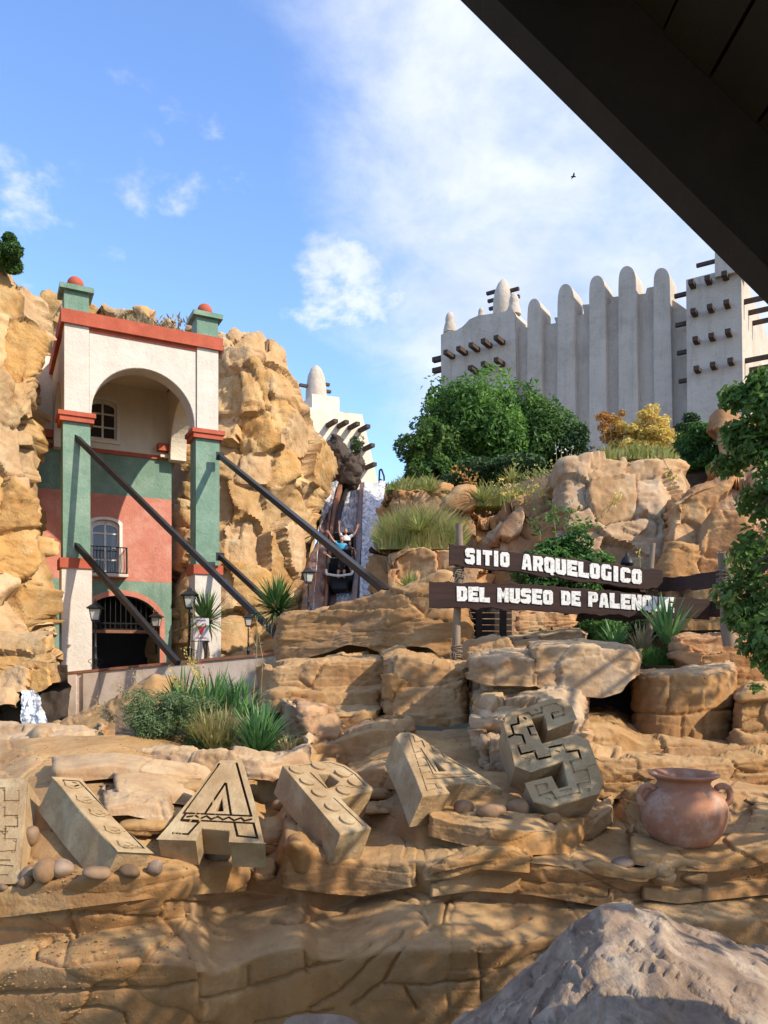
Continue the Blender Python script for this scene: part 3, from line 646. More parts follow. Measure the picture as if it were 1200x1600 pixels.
for k, (x0, x1, Y, lo, hi) in enumerate((
        (404, 640, 10.9, [(404, 1085), (520, 1090), (640, 1090)], [(404, 1052), (415, 1044), (480, 1036), (560, 1034), (640, 1030)]),
        (398, 622, 10.1, [(398, 1112), (520, 1120), (622, 1118)], [(398, 1090), (430, 1082), (520, 1084), (622, 1078)]),
        (448, 600, 9.3, [(448, 1150), (520, 1165), (600, 1160)], [(448, 1122), (470, 1112), (540, 1114), (600, 1108)]))):
    rock_thing(('topmost broad rock step between planter and sign post', 'middle broad rock step between planter and sign post', 'lowest broad rock step between planter and sign post')[k],
               x0, x1, Y, lo, hi, bk=(1.5, .7), side=1.4, er=(34, .7), seed=44 + k, kw=MID, en=2, cat='rock step', name='rock_step')
rock_thing('broad flat rock slab in front of the steps', 470, 640, 8.4, [(470, 1195), (560, 1196), (640, 1190)], [(470, 1168), (520, 1160), (580, 1140), (640, 1138)], bk=(1.5, .7), side=1, er=(16, .4), seed=48, kw=MID, en=2)
rock_thing('sunlit orange layered rock at the planter corner', 462, 546, 8.6, [(462, 1180), (546, 1178)], [(462, 1108), (490, 1112), (520, 1120), (546, 1140)], segs=[('f', .1), ('f', .3)],
           extra=[[(462, 1145), (500, 1148), (546, 1160)]], mat='rock2', bk=(1.0, .7), side=.8, er=(20, .4), seed=49, kw=dict(MID, big=(.7, .7, .3)), en=2)

# overhanging slabs and the hollow below
rock_thing('thick flat slab bridging over the dark hollow', 826, 998, 8.3, [(826, 1066), (860, 1080), (900, 1088), (940, 1092), (972, 1082), (985, 1064), (998, 1054)],
           [(826, 1014), (845, 1008), (900, 1007), (960, 1011), (985, 1018), (998, 1032)], mat='pale_rock', bk=(1.5, .5), side=1.0, er=(12, .35), seed=51, kw=dict(MID, big=(1.1, 1, .5)), en=2)
rock_thing('layered slab resting against the thick flat slab', 732, 842, 8.15, [(732, 1062), (770, 1070), (842, 1072)], [(732, 1034), (750, 1026), (790, 1025), (842, 1030)], mat='pale_rock', bk=(1.5, .5), side=1.0, er=(10, .3), seed=52, kw=MID, en=2)
rock_thing('pale broken-topped rock supporting the stone S', 743, 918, 7.55, [(743, 1165), (800, 1175), (918, 1170)],
           [(743, 1098), (762, 1088), (800, 1090), (860, 1080), (900, 1084), (918, 1104)], extra=[[(743, 1120), (800, 1118), (918, 1128)]], segs=[('f', .06), ('f', .35)], mat='pale_rock', bk=(1.0, .7), side=.9, er=(16, .35), seed=53, kw=dict(MID, big=(.7, .7, .35), amp=.06))
rock_thing('tan rock tucked under the layered slab', 752, 900, 8.3, [(752, 1110), (900, 1110)], [(752, 1066), (800, 1062), (900, 1062)], mat='pale_rock', bk=(.8, .5), side=.8, er=(16, .35), seed=54, kw=MID)
rock_thing('block-shaped pale rock beside the stone S', 752, 838, 7.15, [(752, 1262), (838, 1262)], [(752, 1158), (770, 1153), (800, 1153), (838, 1160)], mat='pale_rock', bk=(.7, .8), side=.7, er=(9, .2), seed=55, kw=dict(MID, big=(.5, .5, .6), amp=.05), en=1)
# dark hollow behind
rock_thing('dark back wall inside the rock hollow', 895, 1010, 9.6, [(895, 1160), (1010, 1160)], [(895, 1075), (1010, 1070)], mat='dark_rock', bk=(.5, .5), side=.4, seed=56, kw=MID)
rock_thing('round drum-shaped rock of jointed blocks beside the hollow', 982, 1152, 8.3, [(982, 1150), (1030, 1170), (1090, 1176), (1152, 1165)],
           [(982, 1066), (1000, 1060), (1060, 1058), (1120, 1052), (1152, 1050)], bk=(1.5, .9), side=1.4, er=(70, .8), seed=57, kw=dict(MID, big=(.9, .9, .9), amp=.03, groove=.03, strata=.008), en=1.5, cracks=[[(982, 1112), (1060, 1118), (1152, 1106)], [(1048, 1060), (1046, 1092), (1040, 1114)], [(1104, 1052), (1106, 1110), (1102, 1170)], [(1066, 1116), (1062, 1170)], [(1010, 1064), (1008, 1060)]])
rock_thing('thin flagstone lying on the round drum-shaped rock', 988, 1148, 8.5, [(988, 1062), (1060, 1066), (1148, 1062)], [(988, 1058), (1060, 1054), (1110, 1044), (1148, 1040)], mat='pale_rock', bk=(1.0, .2), side=1.0, er=(60, .6), seed=58, kw=dict(MID, amp=.02), en=1)
rock_thing('sunlit square-edged rock under the leafy branches', 1048, 1420, 9.6, [(1048, 1070), (1420, 1090)], [(1048, 1000), (1070, 994), (1200, 992), (1420, 990)], mat='rock2', bk=(1.5, .8), side=1.0, er=(14, .35), seed=59, kw=MID, en=2)
rock_thing('shaded rock bank beyond the clay pot', 1140, 1420, 8.0, [(1140, 1200), (1420, 1210)], [(1140, 1098), (1170, 1080), (1420, 1070)], bk=(1.5, .8), side=1.0, er=(20, .5), seed=60, kw=MID, en=2)
rock_thing('curved bench of rock behind the clay pot', 915, 1400, 7.3, [(915, 1245), (1000, 1248), (1200, 1262), (1400, 1262)],
           [(915, 1176), (958, 1184), (1046, 1194), (1120, 1192), (1200, 1186), (1400, 1180)], bk=(1.4, .5), side=.8, er=(20, .35), seed=61, kw=dict(MID, big=(.8, .8, .3)), en=2)
rock_thing('low shelf floor leading into the hollow', 880, 1180, 7.9, [(880, 1200), (1180, 1205)], [(880, 1138), (950, 1132), (1000, 1160), (1180, 1172)], bk=(1.8, .4), side=.8, er=(20, .3), seed=62, kw=dict(MID, amp=.03), en=2)

# planter, sloping rock and the stones around it
rock_thing('smooth sloping tan rock leaning on the pink parapet', 84, 272, 11.5, [(84, 1165), (272, 1175)], [(84, 1148), (110, 1138), (165, 1112), (205, 1082), (240, 1062), (272, 1068)],
           segs=[('f', 1.2)], mat='rock', bk=(1.2, 1.0), side=1.0, er=(14, .4), seed=71, kw=dict(MID, big=(1.6, 1.6, 1.0)), en=3)
rock_thing('pale knobbly stone at the edge of the waterfall pool', 34, 88, 9.6, [(34, 1196), (88, 1186)], [(34, 1176), (48, 1158), (60, 1148), (74, 1150), (80, 1162), (88, 1172)], mat='pale_rock', bk=(.7, .5), side=.5, er=(12, .3), seed=72, kw=MID)
rock_thing('low pale layered rock between pool and planter', -120, 160, 9.9, [(-120, 1185), (160, 1180)], [(-120, 1160), (0, 1158), (60, 1154), (130, 1154), (160, 1160)], mat='pale_rock', bk=(1.4, .5), side=.8, er=(12, .3), seed=73, kw=MID, en=2)
rock_thing('thin stacked ledge stones in front of the planter', 70, 180, 8.6, [(70, 1206), (180, 1200)], [(70, 1190), (100, 1182), (150, 1178), (180, 1182)], mat='pale_rock', bk=(.8, .3), side=.6, er=(12, .3), seed=74, kw=MID, en=2)
rock_thing('curved rock rim along the front of the planter', 172, 486, [(172, 7.7), (300, 7.4), (430, 7.2), (486, 7.6)], [(172, 1200), (300, 1212), (430, 1218), (486, 1205)],
           [(172, 1176), (230, 1174), (300, 1175), (400, 1182), (430, 1187), (462, 1176), (486, 1162)], mat='pale_rock', bk=(.35, .3), side=.3, er=(8, .15), seed=75, kw=dict(MID, big=(.7, .7, .5), amp=.03), en=2)
rock_thing('curved pale rim around the end of the planter', 440, 482, [(440, 9.6), (482, 8.9)], [(440, 1180), (482, 1180)], [(440, 1098), (452, 1094), (466, 1110), (474, 1135), (482, 1160)], mat='pale_rock', bk=(.35, .5), side=.4, er=(10, .25), seed=76, kw=dict(MID, amp=.03), en=1.5)
sheet('planter_soil', 180, 470, 8.6, [[(180, 1186), (470, 1186)], [(180, 1110), (470, 1105)]], [('t', .18)], M['earth'], step=4, rk_kw=dict(big=(.3, .3, .3), amp=.03, groove=.01, fine=.03, seed=3))['kind'] = 'structure'
# small steps and curb rocks of the lower right
for k, (lab, px, py, hx, hy, hz, m) in enumerate((
        ('round layered stone in the hollow of the rock terrace', 1083, 1372, .13, .12, .07, 'rock'),
        ('squat rock filling the gap beside the block of the stone P', 414, 1372, .11, .2, .10, 'rock'),
        ('small rock wedged behind the gap beside the stone P', 425, 1322, .12, .22, .10, 'rock'),
        ('tilted rock wedge between the terrace ledges', 1030, 1368, .12, .2, .10, 'rock'),
        ('broken tan rock behind the stone I', 232, 1292, .22, .25, .05, 'rock'),
        ('flat broken slab behind the plain stone A', 250, 1232, .42, .3, .06, 'rock'),
        ('cracked slab behind the stone P', 598, 1240, .30, .25, .05, 'rock'),
        ('flat paving rock between stone P and the zigzag stone A', 590, 1265, .22, .25, .04, 'rock'))):
    q = on_ground(px, py); o = boulder('rock', q + Vector((0, .05, hz * .3)), (hx, hy, hz), M[m], 80 + k, 5, 9, sharp=16, kw=dict(big=(.4, .4, .12), amp=.015, tilt=.6, groove=.02, small=.3), rough=.006)
    tag(o, lab, 'rock')
# thin raised courses that line the terraces
def course(label, pts, w, h, seed, mat='rock'):
    """A low rim of rock following a line of pixels on the terrace."""
    q = [on_ground(*p) for p in pts]; path = []
    for a, b in zip(q[:-1], q[1:]):
        n = max(2, int((b - a).length / .02)); path += [a.lerp(b, i / n) for i in range(n)]
    path.append(q[-1]); A = np.array([v[:] for v in path]); 
    for _ in range(12): A[1:-1] = (A[:-2] + 2 * A[1:-1] + A[2:]) / 4
    T = np.gradient(A, axis=0); T[:, 2] = 0; T /= np.linalg.norm(T, axis=1)[:, None]; S = np.stack([-T[:, 1], T[:, 0], T[:, 2] * 0], 1)
    prof = [(1, -.25), (.96, .3), (.9, .7), (.75, .93), (.45, 1.0), (0, 1.02), (-.5, 1.), (-.85, .8), (-1, .3), (-1, -.25)]
    t = np.linspace(0, 1, len(A)); env = np.clip(np.minimum(t, 1 - t) * 9, .15, 1)[:, None]
    R = np.stack([A + S * (a * w) * env + np.array((0, 0, 1)) * (b * h) * env for a, b in prof], 0)
    R = np.repeat(R, 3, 0)[:-2] if False else R
    k = 3; RR = []
    for a, b in zip(R[:-1], R[1:]): RR += [a * (1 - j / k) + b * j / k for j in range(k)]
    G = np.stack(RR + [R[-1]], 0); Nn = grid_normals(G); c = A.mean(0)
    mid = G[G.shape[0] // 2, G.shape[1] // 2]; nn = Nn[G.shape[0] // 2, G.shape[1] // 2]
    if nn[2] < 0: Nn = -Nn
    V, rk, _ = rockify(G.reshape(-1, 3), Nn.reshape(-1, 3), big=(.5, .5, .3), amp=.02, tilt=.7, groove=.025, small=.4, fine=.006, seed=seed, strata=.012, sh=.06)
    return tag(mesh_np('rock_kerb', V, grid_faces(*G.shape[:2]), M[mat], rk=rk), label, 'rock kerb')
course('low rock rim around the pebbles under the stone S', [(668, 1262), (705, 1276), (760, 1284), (825, 1290), (890, 1288), (925, 1276), (955, 1255)], .09, .05, 1)
course('curved rock rim enclosing the clay pot', [(985, 1300), (1010, 1318), (1050, 1328), (1110, 1332), (1150, 1318), (1180, 1300), (1198, 1278), (1190, 1262), (1165, 1250)], .08, .06, 2)
course('outer curved rock rim below the clay pot', [(895, 1352), (960, 1366), (1005, 1372), (1028, 1356), (1060, 1344), (1105, 1358), (1160, 1352), (1225, 1335)], .07, .05, 3)
course('low worn rock edge under the terrace pebbles', [(660, 1366), (700, 1352), (760, 1338), (800, 1330), (840, 1342)], .08, .05, 4)

def ledge(label, top, bot, seed, out=.10, mat='rock', bk=.5, en=1.6, kw=None):
    """A separate slab lying on the terrace: its front edge follows the pixels, its distance comes from the terrace itself."""
    x0, x1 = top[0][0], top[-1][0]; xs = np.linspace(x0, x1, 9); Yp = []
    for x in xs: Yp.append(on_ground(x, float(np.interp(x, [p[0] for p in bot], [p[1] for p in bot]))).y)
    Yp = np.array(Yp); 
    for _ in range(2): Yp[1:-1] = (Yp[:-2] + Yp[1:-1] * 2 + Yp[2:]) / 4
    k = dict(big=(.75, .8, .35), amp=.016, tilt=.8, groove=.026, small=.25, fine=.004, strata=.008, sh=.09, gw=.016, chip=.003, ridge=.003); k.update(kw or {})
    return rock_thing(label, x0, x1, [(float(x), float(y) - out) for x, y in zip(xs, Yp)], bot, top, segs=[('f', .035)], mat=mat, step=2.2, bk=(bk, .25, .10), side=.35, er=(7, .10), seed=seed, kw=k, en=en, name='rock_slab', cat='rock slab')
ledge('long upper course of the ledge below stones H, I and A', [(-60, 1396), (0, 1391), (125, 1376), (250, 1366), (375, 1351), (392, 1358)], [(-60, 1440), (0, 1434), (125, 1418), (250, 1402), (300, 1398), (392, 1392)], 201)
ledge('thick block carrying the stone P', [(442, 1324), (470, 1318), (510, 1338), (567, 1350), (610, 1351), (654, 1348)], [(442, 1386), (510, 1396), (567, 1400), (654, 1384)], 212, .14, bk=.7)
ledge('curved low ledge running away from the block of the stone P', [(658, 1352), (700, 1347), (750, 1331), (800, 1329), (830, 1344)], [(658, 1376), (700, 1372), (750, 1358), (830, 1364)], 213, .10)
ledge('stepped strip of rock below the curved low ledge', [(668, 1382), (740, 1368), (830, 1372), (900, 1384), (960, 1398)], [(668, 1402), (740, 1392), (830, 1398), (960, 1420)], 214, .08)
ledge('bulging rock shelf under the pebbles of the stone S', [(668, 1272), (705, 1284), (760, 1291), (825, 1297), (890, 1295), (925, 1283), (958, 1262)], [(668, 1306), (760, 1330), (825, 1336), (890, 1334), (958, 1284)], 215, .10)
ledge('long strip of rock below the clay pot kerb', [(985, 1330), (1050, 1342), (1120, 1344), (1170, 1332), (1260, 1310)], [(985, 1350), (1050, 1360), (1120, 1362), (1260, 1336)], 216, .08)
ledge('outermost strip of rock above the grey boulder', [(1000, 1384), (1060, 1394), (1120, 1386), (1260, 1362)], [(1000, 1404), (1060, 1412), (1260, 1392)], 217, .08)
ledge('sunlit layered ledge above the stones I and A', [(83, 1205), (180, 1195), (250, 1206), (312, 1215), (336, 1224)], [(83, 1226), (180, 1216), (312, 1236), (336, 1240)], 218, .12, 'pale_rock')
ledge('thin broken ledge just below the sunlit layered one', [(178, 1232), (250, 1235), (306, 1246)], [(178, 1250), (250, 1252), (306, 1262)], 219, .12, 'pale_rock')
ledge('flat cracked slab beside the plain stone A', [(160, 1262), (200, 1252), (262, 1262), (272, 1275)], [(160, 1276), (200, 1274), (272, 1290)], 220, .14, 'pale_rock')
ledge('small layered ledge in shade behind the stone P', [(540, 1210), (580, 1203), (640, 1206), (668, 1214)], [(540, 1232), (580, 1232), (668, 1236)], 221, .12)
ledge('narrow rock step behind the stone P and the planter', [(430, 1204), (475, 1196), (530, 1198)], [(430, 1224), (530, 1222)], 222, .10)

# grey boulders beside the viewer
def near_boulder():
    top = [(640, 1640), (720, 1596), (790, 1545), (850, 1486), (905, 1436), (940, 1412), (985, 1405), (1035, 1412), (1060, 1430), (1110, 1450), (1200, 1480), (1330, 1520), (1480, 1590), (1520, 1650)]
    o = sheet('boulder', 640, 1520, 2.05, [[(640, 1900), (1520, 1900)], [(640, 1700), (800, 1660), (940, 1600), (1040, 1590), (1200, 1610), (1520, 1700)], top], [('f', .25), ('f', 1.3)], M['grey_rock'], step=3.2, side=.2,
              back=(.5, 1.2, -.55), endround=(60, .12), edge_noise=5, smooth_n=3, rk_kw=dict(big=(.6, .8, .5), amp=.03, tilt=.8, groove=.010, small=.5, fine=.006, chip=.006, seed=5, strata=.008, sh=.07))
    return tag(o, 'big smooth grey boulder with a peaked top', 'boulder')
near_boulder()
o = boulder('boulder', P(498, 1640, 2.7), (.17, .15, .13), M['grey_rock'], 9, 5, 8, kw=dict(fine=.01)); tag(o, 'small rounded grey boulder cut by the picture edge', 'boulder')

def litter():
    """Grit, chips and dry leaves lying on the terrace: nobody could count them."""
    rg = np.random.RandomState(77); V = TV[(TPX > -40) & (TPX < 1240) & (TPY > 1150) & (TPY < 1600)]
    k = np.clip(fbm(V * 1.7, 3, .6, 4) * 2.2 + .25, .02, 1); idx = rg.choice(len(V), 1500, p=k / k.sum()); D, Fc = ico(1); VV = []; FF = []; n = 0
    for i in idx:
        r = .004 + .011 * rg.uniform() ** 3; sc_ = np.array((rg.uniform(.8, 1.6), rg.uniform(.8, 1.4), rg.uniform(.4, .9))) * r
        VV.append(D * .75 * sc_ * (1 + .2 * rg.normal(size=(len(D), 1))) + V[i] + np.array((rg.normal() * .01, -.004, .003))); FF.append(Fc + n); n += len(D)
    tag(mesh_np('gravel', np.concatenate(VV), np.concatenate(FF), M['rock'], smooth=False), 'grit and small stone chips lying on the rock terrace', 'gravel', kind='stuff')
    idx = rg.choice(len(V), 700, p=k / k.sum()); C = V[idx] + np.array((0, 0, .006)); Nn = rg.normal(size=C.shape) * .35 + np.array((0, -.3, 1)); Nn /= np.linalg.norm(Nn, axis=1)[:, None]
    a, b = leaves(C, Nn, .03, rg, .5); tag(mesh_np('leaf_litter', a, b, M['dry'], smooth=False), 'scattered dry leaves on the rock terrace', 'leaf litter', kind='stuff')
litter()

# ================================================================ THE GATE TOWER
U = Vector((.888, .46, 0)).normalized(); NF = Vector((U.y, -U.x, 0)); W = Vector((0, 0, 1)); BK = -NF
LP = P(120, 1020, 24.0); LP.z = 0                      # middle of the first pillar's front, at eye height
SPAN, DEEP = 4.12, 5.0
def TP(s, d, z): return LP + U * s + BK * d + W * z    # along the front, back, up
def tbox(name, s0, s1, d0, d1, z0, z1, mat, parent, bv=.03):
    bm = bmesh.new(); add_box(bm, TP((s0 + s1) / 2, (d0 + d1) / 2, (z0 + z1) / 2), U, BK, W, abs(s1 - s0) / 2, abs(d1 - d0) / 2, (z1 - z0) / 2)
    if bv: bevel(bm, bv, 2)
    return from_bm(name, bm, M[mat], parent, False)
tower = empty('gate_tower', TP(0, 0, -.7), 'tall open gate tower with white arches, green pillars and red trim standing on the terrace', 'gate tower')
def pillar(s, d, full=True):
    t = tbox('pillar', s - .40, s + .40, d, d + .8, 2.94, 7.2, 'green', tower)
    tbox('pillar_base', s - .44, s + .44, d - .05, d + .86, -.8, 2.64, 'white', t)
    tbox('pillar_band', s - .50, s + .50, d - .11, d + .92, 2.64, 2.95, 'red', t, .04)
    tbox('pillar_cap', s - .50, s + .50, d - .11, d + .92, 7.2, 7.36, 'red', t, .03)
    tbox('pillar_cap', s - .55, s + .55, d - .16, d + .97, 7.362, 7.5, 'red', t, .03)
    tbox('pilaster', s - .36, s + .36, d + .0, d + .8, 7.5, 10.24, 'white', t)
pillar(0, 0); pillar(SPAN, 0)
def finial(s, d):
    t = tbox('corner_post', s - .36, s + .36, d + .04, d + .76, 10.66, 11.3, 'green', tower)
    tbox('post_cap', s - .50, s + .50, d - .10, d + .90, 11.302, 11.46, 'green', t, .04)
    bm = bmesh.new(); bmesh.ops.create_uvsphere(bm, u_segments=28, v_segments=18, radius=.25, matrix=Matrix.Translation(TP(s, d + .4, 11.67)))
    from_bm('ball', bm, M['red'], t, True)
finial(0, 0); finial(SPAN, 0)
def arch_wall(name, a, b, o, thick, z0, zs, z1, r, along, mat, z_leg=None, leg=0.0):
    """Wall between a and b along one tower axis with a round arch of radius r springing at zs."""
    bm = bmesh.new(); m = (a + b) / 2; pts = [(a, z0 if z_leg is None else z_leg)] if False else []
    pts = [(a, zs), (a, z1), (b, z1), (b, zs)]
    if z0 < zs: pts = [(a, z0)] + pts[1:3] + [(b, z0), (m + r, z0)]
    else: pts = [(a, zs), (a, z1), (b, z1), (b, zs), (m + r, zs)]
    n = 28
    for i in range(n + 1): t = math.pi * i / n; pts.append((m + r * math.cos(t), zs + r * math.sin(t)))
    if z0 < zs: pts.append((m - r, z0))
    out = []
    for q in pts:
        if out and abs(out[-1][0] - q[0]) < 1e-4 and abs(out[-1][1] - q[1]) < 1e-4: continue
        out.append(q)
    f = (lambda q: TP(q[0], o, q[1])) if along == 's' else (lambda q: TP(o, q[0], q[1]))
    prism(bm, [f(q) for q in out], (BK if along == 's' else U) * thick); bevel(bm, .02, 1, .6)
    return from_bm(name, bm, M[mat], tower)
arch_wall('front_arch', .36, SPAN - .36, .06, .68, 7.5, 7.62, 10.24, 1.62, 's', 'white')
arch_wall('side_arch', .8, DEEP, -.34, .62, 7.5, 7.62, 10.24, 1.62, 'd', 'cream')
arch_wall('side_arch', .8, DEEP, SPAN - .30, .62, 7.5, 7.62, 10.24, 1.62, 'd', 'cream')
tbox('cornice', -.46, SPAN + .50, -.10, .80, 10.24, 10.66, 'red', tower, .03)
tbox('cornice_strip', .36, SPAN - .36, .02, .06, 10.12, 10.24, 'red', tower, 0)
tbox('cornice', -.46, .34, .802, DEEP, 10.24, 10.655, 'red', tower, .03)
tbox('cornice', SPAN - .34, SPAN + .46, .802, DEEP, 10.24, 10.655, 'red', tower, .03)
tbox('ceiling_slab', .342, SPAN - .342, .802, DEEP, 10.25, 10.45, 'cream', tower, 0)
# back building, from behind the first pillar to the cliff
def on_wall(px, py, d=DEEP): return ray_plane(px, py, TP(0, d, 0), BK)
wall_s0, wall_s1 = -2.2, (on_wall(268, 900) - TP(0, DEEP, 0)).dot(U)
def wz(px, py, d=DEEP): q = on_wall(px, py, d); return (q - TP(0, d, 0)).dot(U), q.z
z_cream = wz(200, 712)[1]; z_g1 = wz(200, 775)[1]; z_c1 = wz(200, 908)[1]
bld = empty('gate_building', TP(1, DEEP, -.7), 'painted building behind the gate tower, cream above green, coral and green bands', 'building')
arch_c = wz(190, 1000)[0]; door_w = 1.42; door_zs = wz(190, 972)[1]
def wall_band(z0, z1, mat, holes=(), dshift=0.0, s0=wall_s0, s1=None):
    s1 = wall_s1 if s1 is None else s1
    bm = bmesh.new(); o = DEEP + dshift
    prism(bm, [TP(s0, o, z0), TP(s1, o, z0), TP(s1, o, z1), TP(s0, o, z1)], BK * .5, [[TP(s, o, z) for s, z in h] for h in holes])
    return from_bm('wall', bm, M[mat], bld)
def arch_pts(sc_, hw, z0, zs, rise, n=14):
    pts = [(sc_ - hw, z0), (sc_ + hw, z0), (sc_ + hw, zs)]
    for i in range(1, n): t = math.pi * i / n; pts.append((sc_ + hw * math.cos(t), zs + rise * math.sin(t)))
    return pts + [(sc_ - hw, zs)]
def window(px, py_top, py_bot, hw, bal):
    s0, zt = wz(px, py_top); zb = wz(px, py_bot)[1]
    hole = arch_pts(s0, hw, zb, zt - hw * .42, hw * .42); return s0, zb, zt, hole
w1 = window(161, 624, 686, .50, False); w2 = window(165, 812, 897, .50, True)
wall_band(z_cream, 10.9, 'cream', [w1[3]])
wall_band(z_g1, z_cream - .0, 'green', dshift=.004)
wall_band(z_c1, z_g1, 'coral', [w2[3]])
dz = arch_pts(arch_c, door_w, -.9, door_zs, door_w * .72, 20)
bm = bmesh.new(); o = DEEP + .003
pts = [(wall_s0, -.9)] + [(arch_c - door_w, -.9), (arch_c - door_w, door_zs)] + [(arch_c - door_w * math.cos(math.pi * i / 20), door_zs + door_w * .72 * math.sin(math.pi * i / 20)) for i in range(1, 20)] + \
      [(arch_c + door_w, door_zs), (arch_c + door_w, -.9), (wall_s1, -.9), (wall_s1, z_c1), (wall_s0, z_c1)]
prism(bm, [TP(s, o, z) for s, z in pts], BK * .5); from_bm('wall', bm, M['green'], bld)
tbox('wall_trim', wall_s0, wall_s1, DEEP - .07, DEEP - .001, z_cream - .02, z_cream + .13, 'red', bld, .01)
tbox('inner_pilaster', SPAN - .62, SPAN - .0, DEEP - .25, DEEP - .002, z_cream + .14, 7.62, 'cream', bld, .02)
tbox('inner_pilaster_band', SPAN - .72, SPAN + .1, DEEP - .34, DEEP - .004, z_cream + .28, z_cream + .56, 'red', bld, .03)
tbox('inner_pilaster_band', -.62, .25, DEEP - .34, DEEP - .004, z_cream + .28, z_cream + .56, 'red', bld, .03)
def ring(name, outer, inner, d, thick, mat, parent):
    bm = bmesh.new(); prism(bm, [TP(s, d, z) for s, z in outer], BK * thick, [[TP(s, d, z) for s, z in inner]]); return from_bm(name, bm, M[mat], parent)
ring('door_surround', arch_pts(arch_c, door_w + .2, -.9, door_zs, door_w * .72 + .2, 20), arch_pts(arch_c, door_w + .001, -.88, door_zs, door_w * .72, 20), DEEP - .05, .05, 'coral', bld)
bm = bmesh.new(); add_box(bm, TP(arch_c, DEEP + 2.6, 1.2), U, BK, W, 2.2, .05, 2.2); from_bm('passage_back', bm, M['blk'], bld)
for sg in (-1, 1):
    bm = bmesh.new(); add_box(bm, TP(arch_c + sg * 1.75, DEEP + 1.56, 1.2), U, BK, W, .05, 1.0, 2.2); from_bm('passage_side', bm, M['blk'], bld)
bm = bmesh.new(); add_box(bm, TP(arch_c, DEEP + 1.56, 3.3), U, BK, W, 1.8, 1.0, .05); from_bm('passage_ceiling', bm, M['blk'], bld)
g = bmesh.new()                                          # grille filling the head of the arch
for k in range(15):
    s = arch_c - door_w + door_w * 2 * (k + .5) / 15; top = door_zs + door_w * .72 * math.sqrt(max(0, 1 - ((s - arch_c) / door_w) ** 2))
    add_tube(g, TP(s, DEEP + .22, door_zs - .28), TP(s, DEEP + .22, top), .016, n=5)
for z in (door_zs - .28, door_zs - .05): add_tube(g, TP(arch_c - door_w, DEEP + .22, z), TP(arch_c + door_w, DEEP + .22, z), .03, n=6)
for k in range(9):
    s = arch_c - door_w + door_w * 2 * (k + .5) / 9; z = door_zs - .165
    ring_ = [TP(s + .10 * math.cos(t), DEEP + .22, z + .10 * math.sin(t)) for t in [i * math.pi / 5 for i in range(11)]]; add_path(g, ring_, .01, 4)
from_bm('iron_grille', g, M['black'], bld)
tbox('door_lintel', arch_c - door_w, arch_c + door_w, DEEP + .1, DEEP + .4, door_zs - .42, door_zs - .30, 'rust', bld, .01)
def glaze(s0, zb, zt, hole, n_rows):
    fr = ring('window_frame', [(s0 + (s - s0) * 1.22, z + .1 * ((z - (zb + zt) / 2) / (zt - zb)) * 2) for s, z in hole], hole, DEEP - .045, .06, 'winframe', bld)
    inner = [(s0 + (s - s0) * .86, zb + .08 + (z - zb) * .92 * ((zt - zb - .1) / (zt - zb))) for s, z in hole]
    ring('sash', [(s0 + (s - s0) * .998, z) for s, z in hole], inner, DEEP + .12, .08, 'winframe', fr)
    hw = .5; cols = [s0 - hw * .85, s0 + .0, s0 + hw * .85]; zs = [zb + .06 + (zt - zb - .1) * t for t in n_rows]
    bm = bmesh.new(); add_box(bm, TP(s0, DEEP + .15, (zb + zt) / 2), U, BK, W, .035, .03, (zt - zb) / 2 - .02)
    from_bm('mullion', bm, M['winframe'], fr)
    for z in zs[1:-1]:
        bm = bmesh.new(); add_box(bm, TP(s0, DEEP + .15, z), U, BK, W, hw * .88, .025, .028); from_bm('glazing_bar', bm, M['winframe'], fr)
    for ci in range(2):
        for z0, z1 in zip(zs[:-1], zs[1:]):
            a, b = cols[ci], cols[ci + 1]
            bm = bmesh.new(); ztop = z1
            pts = [(a, z0), (b, z0)]
            if z1 == zs[-1]:
                for i in range(6):
                    s = b + (a - b) * i / 5; pts.append((s, zt - hw * .42 - .02 + hw * .42 * math.sqrt(max(0, 1 - ((s - s0) / hw) ** 2)) - .03))
            else: pts += [(b, z1), (a, z1)]
            prism(bm, [TP(s, DEEP + .165, z) for s, z in pts], BK * .02); from_bm('pane', bm, M['glass'], fr)
    return fr
glaze(*w1, (0, .30, .66, 1)); glaze(*w2, (0, .25, .5, .76, 1))
tbox('window_sill', w1[0] - .62, w1[0] + .62, DEEP - .12, DEEP - .002, w1[1] - .16, w1[1] - .05, 'cream', bld, .01)
bal = bmesh.new()
s0, zb = w2[0], w2[1]
def rail(pts, r=.018): add_path(bal, pts, r, 5)
for z in (zb + .02, zb + .98): rail([TP(s0 - .72, DEEP - .05, z), TP(s0 - .72, DEEP - .42, z), TP(s0 + .72, DEEP - .42, z), TP(s0 + .72, DEEP - .05, z)], .022)
for k in range(13):
    s = s0 - .72 + 1.44 * k / 12
    rail([TP(s, DEEP - .42, zb + .02), TP(s, DEEP - .56, zb + .25), TP(s, DEEP - .5, zb + .55), TP(s, DEEP - .42, zb + .98)], .012)
for sg in (-1, 1):
    for k in range(1, 4): rail([TP(s0 + sg * .72, DEEP - .42 + .09 * k, zb + .02), TP(s0 + sg * .72, DEEP - .42 + .09 * k, zb + .98)], .012)
from_bm('balcony_railing', bal, M['black'], bld)
tbox('balcony_slab', s0 - .76, s0 + .76, DEEP - .48, DEEP - .002, zb - .12, zb - .01, 'white', bld, .015)

